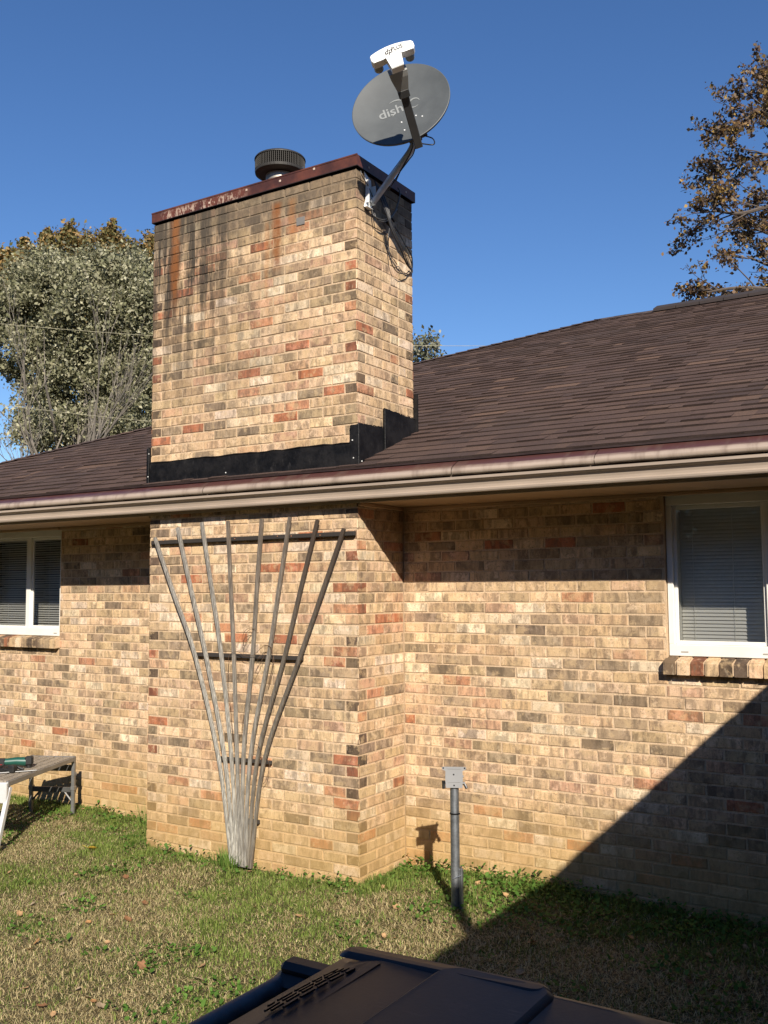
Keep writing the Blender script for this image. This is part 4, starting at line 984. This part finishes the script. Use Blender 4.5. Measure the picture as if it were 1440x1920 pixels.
t2 = tag(empty('clamp_tool', PO+pm(.70, .14, HD)), 'black clamp tool with red markings lying at the near end of the deck', 'hand tool')
m_ = MB(); T3 = Matrix.Rotation(math.atan2(Wx.y, Wx.x)-.1, 4, 'Z')
m_.box(-.02, .26, -.018, .018, .0, .03, M=T3, b=.006); m_.box(-.03, .02, -.03, .03, .0, .055, M=T3, b=.008); m_.tube([T3 @ Vector((.05, .03, .02)), T3 @ Vector((.0, -.06, .03)), T3 @ Vector((-.05, -.07, .012))], .011, 8); m_.box(.09, .20, -.024, .024, .012, .05, M=T3, b=.008); m_.build('body', Mk, t2)
m_ = MB(); m_.box(.10, .125, -.0255, .0255, .02, .0525, M=T3, b=.003); m_.build('band', simple('tool_red', (.35, .02, .03), .5), t2)
m_ = MB(); q0 = PO+pm(.62, -.012, HD+.006); q1 = PO+pm(.80, .26, HD+.008); m_.tube([q0, q1], .0045, 8)
tag(m_.build('metal_rod', M_al), 'thin grey metal rod lying across the deck in front of the tools', 'rod')

# ------------------------------------------------------------------ wheeled bin
BP = (2.415, -3.668, 0)
bn = tag(empty('wheeled_bin', (2.75, -3.95, -.05)), 'black wheeled rubbish bin with a moulded lid and side handle in the foreground', 'rubbish bin')
TB = Matrix.Translation((-2.75, 3.95, .05))
m = N('black_plastic'); p = m.obj(); f = m.noise(p, 3.2, 4); g_ = m.noise(p, 130, 3, .8); gg = m.noise(p, 22, 5, .7)
c = m.mix(m.step(f, .38, .68), c4(.008, .008, .011), c4(.021, .016, .014)); c = m.mix(m.math('MULTIPLY', m.step(gg, .50, .75), .22), c, c4(.09, .07, .055)); sc_ = m.noise(m.scalev(p, (3, 60, 3)), 3, 4, .7); c = m.mix(m.math('MULTIPLY', m.step(sc_, .64, .70), .5), c, c4(.10, .09, .08)); m.base(c, .42, 0, .4); m.bump(g_, .12, .002); M_bin = m.m
ZL = 1.178; x0, x1, y0, y1 = 2.462, 3.10, -4.33, -3.685
def rrect(xa, xb, ya, yb, r, n=6):
    P = []
    for cx, cy, a0 in ((xb-r, yb-r, 0), (xa+r, yb-r, 90), (xa+r, ya+r, 180), (xb-r, ya+r, 270)):
        for k in range(n+1): a = R(a0+90*k/n); P.append((cx+r*math.cos(a), cy+r*math.sin(a)))
    return P
def loft(m_, secs, capt=True, capb=True, M=TB):
    n = len(secs[0][0]); vs = []
    for P, z in secs: vs += [M @ Vector((x, y, z if not callable(z) else z(x, y))) for x, y in P]
    fs = [(k*n+j, k*n+(j+1) % n, (k+1)*n+(j+1) % n, (k+1)*n+j) for k in range(len(secs)-1) for j in range(n)]
    if capt: fs.append(tuple(range((len(secs)-1)*n, len(secs)*n)))
    if capb: fs.append(tuple(range(n))[::-1])
    m_.add(vs, fs)
m_ = MB(); loft(m_, [(rrect(x0+.12, x1-.07, y0+.09, y1-.09, .05), -.04), (rrect(x0+.035, x1-.035, y0+.035, y1-.035, .05), 1.04), (rrect(x0+.01, x1-.01, y0+.012, y1-.012, .05), 1.05), (rrect(x0+.01, x1-.01, y0+.012, y1-.012, .05), 1.10)]); m_.build('bin_body', M_bin, bn)
def crown(x, y):
    u = (x-x0)/(x1-x0); v = (y-y0)/(y1-y0); return ZL+.020*math.sin(math.pi*min(1, max(0, v)))+.010*math.sin(math.pi*min(1, max(0, u)))
m_ = MB(); lid_ = lambda d, h: (rrect(x0+d, x1-d, y0+d, y1-d, .055), (lambda x, y: crown(x, y)+h))
loft(m_, [lid_(0, -.045), lid_(-.004, -.040), lid_(0, -.012), lid_(.012, -.002), lid_(.055, .004), lid_(.065, .014), lid_(.10, .022)])
# raised crossbar, plateau and rib around the recessed panels
cr = lambda h: (lambda x, y: crown(x, y)+h)
def pad(xa, xb, ya, yb, h, r=.02):
    loft(m_, [(rrect(xa, xb, ya, yb, r), cr(.018)), (rrect(xa+.003, xb-.003, ya+.003, yb-.003, r), cr(h-.004)), (rrect(xa+.010, xb-.010, ya+.010, yb-.010, r*.8), cr(h))], True, False)
pad(x0+.035, x1-.25, y1-.118, y1-.066, .0262); pad(x0+.215, x1-.235, y0+.08, y1-.074, .0256, .04); pad(x0+.117, x0+.122, y0+.08, y1-.118, .0225, .002)
lid = m_.build('lid', M_bin, bn, smooth=True, angle=28)
# moulded lettering panel and rib
m_ = MB()
fl = lambda d: .014+.008*max(0, min(1, (d-.065)/.035))
for q in range(4):
    yy = y1-.165
    while yy > y1-.33:
        L3 = random.uniform(.012, .035); xx = x0+.072+q*.0105; ym = yy-L3/2; zz = crown(xx, ym)+fl(.072+q*.0105)
        vs = [TB @ Vector((xa, ya, crown(xa, ya)+fl(xa-x0)+.0003)) for xa, ya in ((xx, yy), (xx+.0032, yy), (xx+.0032, yy-L3), (xx, yy-L3))]
        wsd = [v-Vector((0, 0, .003)) for v in vs]; m_.add(vs+wsd, [(0, 1, 2, 3)]+[(i, (i+1) % 4, 4+(i+1) % 4, 4+i) for i in range(4)]); yy -= L3+.008
m_.build('moulded_marks', M_bin, lid)
m_ = MB()
for yy in (y1-.115, y0+.115):   # hinge lugs holding the handle bar
    m_ = MB(); m_.box(x0-.092, x0+.02, yy-.022, yy+.030, ZL-.060, ZL-.006, M=TB, b=.024); m_.box(x0-.075, x0+.03, yy-.010, yy+.032, ZL-.02, ZL+.003, M=TB, b=.009); m_.build('hinge_lug', M_bin, bn)
m_ = MB(); m_.tube([TB @ Vector((x0-.070, y1-.12, ZL-.034)), TB @ Vector((x0-.070, y0+.12, ZL-.034))], .0155, 20); m_.build('handle', simple('handle_bar', (.055, .075, .085), .5, .1, var=.35, scale=30), bn, smooth=True, angle=40)
for yy in (y0-.02, y1-.03):
    m_ = MB(); Mw = TB @ Matrix.Translation((x0+.08, yy, .085)) @ Matrix.Rotation(R(90), 4, 'X'); m_.lathe([(0, -.025), (.10, -.025), (.13, -.02), (.135, 0), (.13, .02), (.10, .025), (0, .025)], 28, Mw); m_.build('wheel', Mk, bn, smooth=True, angle=40)

# ------------------------------------------------------------------ trees
M_barkg = simple('bark_pale', (.15, .13, .105), .85, bump=.5, scale=20, stretch=(1, 1, .2))
def leafmat(name, rough=.6, tr_=.3):
    m = N(name); at = m.attr(); m.base(at.outputs['Color'], rough, 0, .35)
    t = m.n('BsdfTranslucent'); m.l(at.outputs['Color'], t.inputs[0]); mx = m.n('MixShader'); mx.inputs[0].default_value = tr_
    m.l(m.p.outputs[0], mx.inputs[1]); m.l(t.outputs[0], mx.inputs[2]); m.l(mx.outputs[0], m.t.nodes['Material Output'].inputs[0]); return m.m
M_leaf = leafmat('tree_leaves'); M_bark = simple('bark_grey', (.22, .19, .155), .85, bump=.5, scale=20, stretch=(1, 1, .2)); M_barkd = simple('bark_dark', (.085, .065, .050), .85, bump=.5, scale=20)
def grow(m_, p, d, L, r, lev, ends, spread=.5, up=.15, rnd=random, kids=(3, 4), taper=.62, gn=5):
    pts = [Vector(p)]; n = max(3, int(L/.35)); dr = Vector(d).normalized()
    for i in range(n):
        dr = (dr+Vector((rnd.gauss(0, .09), rnd.gauss(0, .09), rnd.gauss(0, .07)+up*.25))).normalized(); pts.append(pts[-1]+dr*L/n)
    rad = [r*(1-(1-taper)*i/n) for i in range(n+1)]
    if lev == 0: rad = [max(.004, q*(1-.7*i/n)) for i, q in enumerate(rad)]
    m_.tube(pts, rad, gn if lev > 1 else 4, False)
    if lev == 0: ends.append((pts, dr)); return
    k = rnd.randint(*kids)
    for i in range(k):
        t = rnd.uniform(.35, 1.0) if i else 1.0; j = min(n, max(1, int(t*n))); q = pts[j]
        a = rnd.uniform(0, 6.28); o1 = dr.orthogonal().normalized(); o2 = dr.cross(o1); s = rnd.uniform(.6, 1.2)*spread
        nd_ = (dr+(o1*math.cos(a)+o2*math.sin(a))*s+Vector((0, 0, up))).normalized()
        grow(m_, q, nd_, L*rnd.uniform(.58, .78), rad[j]*rnd.uniform(.55, .75), lev-1, ends, spread, up, rnd, kids, taper, gn)
def cards(P, size, cols, seed, name, parent, aspect=.6, tilt=None):
    r = np.random.default_rng(seed); n = len(P); A = r.normal(size=(n, 3)); A /= np.linalg.norm(A, axis=1)[:, None]; B = r.normal(size=(n, 3)); B -= A*(A*B).sum(1)[:, None]; B /= np.linalg.norm(B, axis=1)[:, None]
    s = size*r.uniform(.35, 1.45, (n, 1)); C_ = np.cross(A, B)*.30
    V = np.stack([P-A*s, P+B*s*aspect+C_*s, P+A*s, P-B*s*aspect+C_*s], 1)
    ci = r.integers(0, len(cols), n); c = np.array(cols)[ci]*r.uniform(.7, 1.25, (n, 1)); c = np.concatenate([c, np.ones((n, 1))], 1)
    return npmesh(name, V.reshape(-1, 3), np.full(n, 4), np.arange(4*n), M_leaf, np.repeat(c, 4, 0), parent)
def crown_pts(blobs, n, seed, shell=.55, base=(0, 0, 0)):
    """points in a crown of many small clumps spread over large blobs"""
    r = np.random.default_rng(seed); out = []; tot = sum(b[3]*b[4]*b[5] for b in blobs)
    for (cx, cy, cz, a, b, c) in blobs:
        k = int(max(30, 46*a*b*c/3)); d = r.normal(size=(k, 3)); d /= np.linalg.norm(d, axis=1)[:, None]; rad = r.uniform(shell, 1.0, (k, 1))**.6
        ctr = d*rad*np.array([a, b, c])+np.array([cx, cy, cz]); m_ = max(22, int(n*(a*b*c)/tot/k))
        for q in ctr:
            s = r.uniform(.16, .42)*min(1, (a*b*c)**(1/3)/.8); e = r.normal(size=(m_, 3))*np.array([s, s, s*.85])*.62; out.append(q+e)
    return np.concatenate(out)-np.array(base)
def at(u, v, t):
    d = Fw+Rt*((u-720)/CF)-Up*((v-960)/CF); return CP+d*t
def blob(u, v, t, ru, rv, rd=None):
    """crown lobe: centre seen at (u,v) at range t, half sizes in metres from pixels"""
    c = at(u, v, t); s = t/CF; return (c.x, c.y, c.z, ru*s, (rd or ru)*s, rv*s)
# big silvery-olive tree behind the left roof
B0 = at(125, 1180, 23); B0.z = -.05
tree = tag(empty('broadleaf_tree', B0), 'dense silvery olive-green tree behind the left part of the roof', 'tree')
ob = blob
bl = [ob(150, 600, 24, 120, 110), ob(60, 620, 24, 75, 100), ob(235, 600, 24, 75, 120), ob(20, 560, 24.5, 50, 70), ob(160, 720, 24, 100, 95), ob(240, 740, 23.5, 70, 90), ob(85, 760, 24, 55, 60), ob(100, 530, 25, 70, 50), ob(215, 520, 25, 70, 60), ob(300, 660, 24.5, 60, 130), ob(-60, 620, 25, 80, 90), ob(330, 560, 25, 50, 70), ob(30, 690, 24.5, 22, 30), ob(140, 810, 23.5, 110, 45), ob(250, 820, 23.5, 70, 50)]
pts = crown_pts(bl, 190000, 3, .35, B0)
cards(pts, .048, [(.25, .245, .135), (.31, .30, .18), (.19, .19, .10), (.35, .33, .21), (.42, .40, .27), (.14, .14, .075)], 4, 'crown', tree)
m_ = MB(); rr_ = random.Random(5); ends = []
m_.tube([(0, 0, -.1), (.1, 0, 1.5), (.1, .1, 3.2)], [.28, .22, .18], 10)
for a in range(6):
    an = a*1.05; grow(m_, (.1, .1, 2.6), (math.cos(an)*.5, math.sin(an)*.5, 1), 2.6, .12, 2, ends, .5, .2, rr_, (3, 4))
m_.build('trunk', M_bark, tree)
# bare grey branches in front of it
def bare(name, u0, v0, t, h, seed, label, heads, r=.06, lev=3, bark=None, leafcols=None, nl=0, lsz=.05, base_z=-.05, spread=.30):
    P = at(u0, v0, t); base = Vector((P.x, P.y, base_z)); o_ = tag(empty(name, base), label, 'tree')
    m_ = MB(); rr_ = random.Random(seed); ends = []; H0 = P.z-base_z
    for (du, dz_, s) in heads:
        st = Vector((rr_.uniform(-.15, .15), rr_.uniform(-.1, .1), 0)); fork = st+Vector((0, 0, H0*.62)); side = Rt*du
        m_.tube([st+Vector((0, 0, -.1)), (st+fork)/2+Vector((rr_.uniform(-.06, .06), 0, 0)), fork], [r*1.6*s, r*1.35*s, r*1.15*s], 8)
        grow(m_, fork, (side+Vector((rr_.uniform(-.1, .1), rr_.uniform(-.1, .1), dz_))), h*s, r*s, lev, ends, spread, .16, rr_, (3, 5))
    m_.build('trunk', bark or M_bark, o_)
    if leafcols:
        r3 = np.random.default_rng(seed); L = []
        for pts_, d in ends:
            for p_ in pts_[1:]: L.append(np.array(p_)+r3.normal(size=(nl, 3))*.10)
        cards(np.concatenate(L), lsz, leafcols, seed, 'crown', o_)
    return o_, ends
bare('bare_tree', 118, 830, 20.5, 2.3, 12, 'leafless grey tree with fanning branches just beyond the roof', [(-.10, 1, 1), (.18, 1, .95)], r=.042, bark=M_barkg, leafcols=[(.16, .15, .08), (.22, .20, .11)], nl=2, lsz=.045, spread=.30)
bare('bare_tree', 152, 832, 20.0, 2.1, 21, 'slimmer leafless grey tree right of the other bare one', [(.22, 1, 1)], r=.042, bark=M_barkg, spread=.30)
bare('bare_tree', 75, 835, 21.0, 1.8, 33, 'low leafless sapling leaning left above the hip of the roof', [(-.45, 1, .8), (.5, .8, .7)], r=.028, bark=M_barkg, spread=.38)
# orange-brown tree behind
B1 = at(150, 1180, 29); B1.z = -.05
t1 = tag(empty('autumn_tree', B1), 'tall tree with orange-brown top showing above the olive tree', 'tree')
bl = [ob(125, 490, 29, 32, 72), ob(70, 510, 29, 42, 65), ob(185, 480, 29, 42, 60), ob(210, 460, 29, 26, 42), ob(100, 465, 29, 24, 32), ob(245, 500, 29, 36, 50), ob(15, 530, 29.5, 42, 65), ob(285, 480, 29, 26, 50), ob(-40, 520, 30, 50, 75), ob(150, 580, 30, 150, 80), ob(40, 490, 30, 16, 42), ob(318, 490, 29.5, 36, 45), ob(132, 440, 29, 12, 26), ob(210, 430, 29, 9, 18), ob(86, 445, 29, 10, 20), ob(45, 465, 29, 9, 26), ob(5, 500, 29.5, 10, 34)]
cards(crown_pts(bl, 120000, 8, .2, B1), .062, [(.26, .16, .055), (.32, .21, .08), (.18, .15, .05), (.15, .15, .055), (.22, .17, .065)], 9, 'crown', t1)
m_ = MB(); m_.tube([(0, 0, -.1), (0, 0, 4), (.1, 0, 7)], [.35, .25, .12], 10); m_.build('trunk', M_bark, t1)
# little silver tree peeping past the chimney's right edge
B2 = at(770, 1100, 26); B2.z = -.05
t2_ = tag(empty('small_tree', B2), 'sparse silvery tree top peeping out right of the chimney above the roof', 'tree')
bl = [ob(790, 655, 26, 38, 34), ob(765, 660, 26, 50, 40), ob(812, 668, 26, 22, 22), ob(800, 640, 26, 22, 22), ob(720, 680, 26, 60, 50)]
cards(crown_pts(bl, 5200, 12, .2, B2)[::3], .055, [(.22, .22, .16), (.15, .16, .09), (.30, .29, .22), (.12, .11, .06)], 13, 'crown', t2_)
m_ = MB(); ends = []; rr_ = random.Random(9); m_.tube([(0, 0, -.1), (0, 0, 4.4)], [.12, .07], 8)
for a in range(7): grow(m_, (0, 0, 4.0), (math.cos(a)*.6, math.sin(a)*.6, 1), 1.5, .03, 1, ends, .5, .2, rr_)
m_.build('trunk', M_bark, t2_)
# brown-leaved tree on the right
B3 = at(1640, 1100, 17); B3.z = -.05
t3 = tag(empty('brown_leaved_tree', B3), 'tall tree with dead brown and golden leaves beyond the right roof ridge', 'tree')
m_ = MB(); rr_ = random.Random(17); ends = []
TP = [at(1640, v, 17)-B3 for v in (700, 500, 300, 190, 70)]
m_.tube([(0, 0, -.1)]+TP, [.34, .27, .23, .18, .13, .07], 12)
def limb(pts, r, seed, n=9, ln=1.0, lv=2):
    C_ = spline([at(u, v, t)-B3 for u, v, t in pts], 5); m_.tube(C_, [max(.008, r*(1-.85*i/len(C_))) for i in range(len(C_))], 6, False); q = random.Random(seed)
    for i in range(n):
        j = int(q.uniform(.25, 1)*(len(C_)-1)); d = (C_[min(j+1, len(C_)-1)]-C_[max(0, j-1)]).normalized(); a = q.uniform(0, 6.28); o1 = d.orthogonal().normalized(); o2 = d.cross(o1)
        grow(m_, C_[j], d+(o1*math.cos(a)+o2*math.sin(a))*.75+Vector((0, 0, .1)), ln*q.uniform(.45, .9)*(1.15-.45*j/len(C_)), .014, lv, ends, .55, .05, q, (2, 4))
limb([(1640, 640, 17), (1560, 575, 16.8), (1450, 545, 16.5), (1380, 540, 16.4), (1325, 548, 16.3)], .07, 1, 15, .85)
limb([(1640, 600, 17), (1540, 520, 17), (1450, 500, 17), (1400, 480, 17)], .06, 2, 10, .8)
limb([(1640, 480, 17), (1550, 400, 16.6), (1460, 385, 16.5), (1390, 400, 16.4), (1335, 395, 16.4)], .07, 3, 15, .85)
limb([(1640, 400, 17), (1560, 330, 17.3), (1470, 290, 17.4), (1400, 300, 17.4), (1370, 320, 17.4)], .06, 4, 12, .8)
limb([(1640, 320, 17), (1550, 250, 16.8), (1470, 210, 16.6), (1410, 215, 16.5), (1385, 250, 16.5)], .06, 5, 12, .7)
limb([(1640, 280, 17), (1560, 205, 17), (1490, 170, 17), (1450, 165, 17)], .05, 6, 12, .7)
limb([(1640, 500, 17), (1540, 450, 17.6), (1450, 440, 17.8), (1420, 430, 17.8)], .06, 7, 12, .9)
limb([(1640, 380, 17), (1540, 320, 17.6), (1470, 250, 17.8), (1440, 180, 17.8)], .06, 8, 12, .9)
limb([(1640, 200, 17), (1720, 120, 17), (1800, 60, 17)], .06, 9, 8, 1.2); limb([(1640, 420, 17), (1740, 340, 17), (1850, 300, 17)], .06, 10, 8, 1.3); limb([(1640, 560, 17), (1750, 480, 16), (1850, 470, 16)], .06, 14, 8, 1.3)
limb([(1640, 180, 17), (1600, 120, 17), (1570, 70, 17)], .05, 11, 9, .9); limb([(1640, 180, 17), (1680, 110, 17), (1700, 50, 17)], .05, 12, 9, .9)
m_.build('trunk', M_barkd, t3)
r3 = np.random.default_rng(2); L = []
for pts_, d in ends:
    k = r3.integers(4, 9)
    for p_ in pts_[1:]:
        if r3.random() < .75: L.append(np.array(p_)+r3.normal(size=(k, 3))*.045)
cards(np.concatenate(L), .036, [(.15, .085, .040), (.22, .13, .05), (.10, .06, .04), (.34, .22, .06), (.09, .07, .055), (.19, .14, .09)], 15, 'crown', t3, .7)
# added belt of unseen trees behind the viewpoint, blocks low sky to deepen shade
def belt():
    r = np.random.default_rng(55); P = []
    for a in np.linspace(R(150), R(395), 46):
        for q in range(2):
            R_ = r.uniform(27, 36); h = r.uniform(9.5, 13.5)*(R_/30); cx, cy = 2+R_*math.cos(a), -2+R_*math.sin(a); k = 1500
            if cy > -4: continue
            d = r.normal(size=(k, 3)); d /= np.linalg.norm(d, axis=1)[:, None]; P.append(np.array([cx, cy, h*.5])+d*np.array([2.6, 2.6, h*.5])*r.uniform(.55, 1.05, (k, 1)))
    P = np.concatenate(P); P = P[P[:, 2] > 0]
    return cards(P, .26, [(.10, .10, .04), (.15, .11, .045), (.07, .08, .03), (.18, .13, .06)], 56, 'woods', None)
tag(belt(), 'added belt of unseen trees behind the viewpoint that cuts sky light on the walls', 'woods', kind='stuff')
# far low tree line
def treeline():
    r = np.random.default_rng(77); P = []
    for a in np.linspace(0, 2*np.pi, 160, endpoint=False):
        R_ = r.uniform(75, 110); h = r.uniform(5, 9); cx, cy = R_*math.cos(a), R_*math.sin(a); k = 230
        d = r.normal(size=(k, 3)); d /= np.linalg.norm(d, axis=1)[:, None]; P.append(np.array([cx, cy, h*.5])+d*np.array([4.5, 4.5, h*.5])*r.uniform(.6, 1.05, (k, 1)))
    return cards(np.concatenate(P), .75, [(.10, .10, .04), (.15, .11, .045), (.07, .08, .03), (.18, .13, .06)], 78, 'distant_woods', None)
tag(treeline(), 'far ring of autumn woods around the property', 'woods', kind='stuff')

# ------------------------------------------------------------------ power lines
M_wire = simple('service_wire', (.36, .33, .22), .5)
def wire(p0, p1, t, lab):
    a, b = at(*p0, t), at(*p1, t); d = (b-a); a = a-d*3.0; b = b+d*2.2; P = []
    for k in range(25): s = k/24; P.append(a.lerp(b, s)+Vector((0, 0, -.35*4*s*(1-s)+.30)))
    m_ = MB(); m_.tube(P, .0030, 6); return tag(m_.build('power_line', M_wire, smooth=True), lab, 'cable', 'overhead wires in front of the trees')
wire((0, 601), (285, 627), 15, 'upper thin overhead wire crossing in front of the olive tree')
wire((0, 753), (285, 788), 15, 'lower thin overhead wire passing just above the left roof')
print('objects', len(bpy.data.objects))

# every separate piece of these repeated parts becomes a part of its own
def split_loose(o):
    me = o.data; n = len(me.vertices); par = list(range(n))
    def fd(a):
        while par[a] != a: par[a] = par[par[a]]; a = par[a]
        return a
    for e in me.edges:
        a, b = fd(e.vertices[0]), fd(e.vertices[1])
        if a != b: par[a] = b
    grp = {}
    for p in me.polygons: grp.setdefault(fd(p.vertices[0]), []).append(p)
    if len(grp) < 2: return
    sm = me.polygons[0].use_smooth
    for g in grp.values():
        vm = {}; vs = []; fs = []
        for p in g:
            f = []
            for v in p.vertices:
                if v not in vm: vm[v] = len(vs); vs.append(tuple(me.vertices[v].co))
                f.append(vm[v])
            fs.append(f)
        m2 = bpy.data.meshes.new(me.name); m2.from_pydata(vs, [], fs); m2.materials.append(me.materials[0])
        if sm: m2.polygons.foreach_set('use_smooth', [True]*len(m2.polygons)); m2.set_sharp_from_angle(angle=R(40))
        o2 = bpy.data.objects.new(o.name.split('.')[0], m2); COL.objects.link(o2); o2.parent = o.parent
    bpy.data.objects.remove(o)
for o in list(COL.objects):
    if o.type == 'MESH' and o.name.split('.')[0] in ('screw', 'rivet', 'nail_head', 'weep_cover', 'blind_cord', 'feed_horn', 'bolt_hole', 'frieze_moulding', 'pane', 'foundation_strip', 'fascia', 'clamp_bolt', 'logo_swoosh', 'grip'):
        split_loose(o)
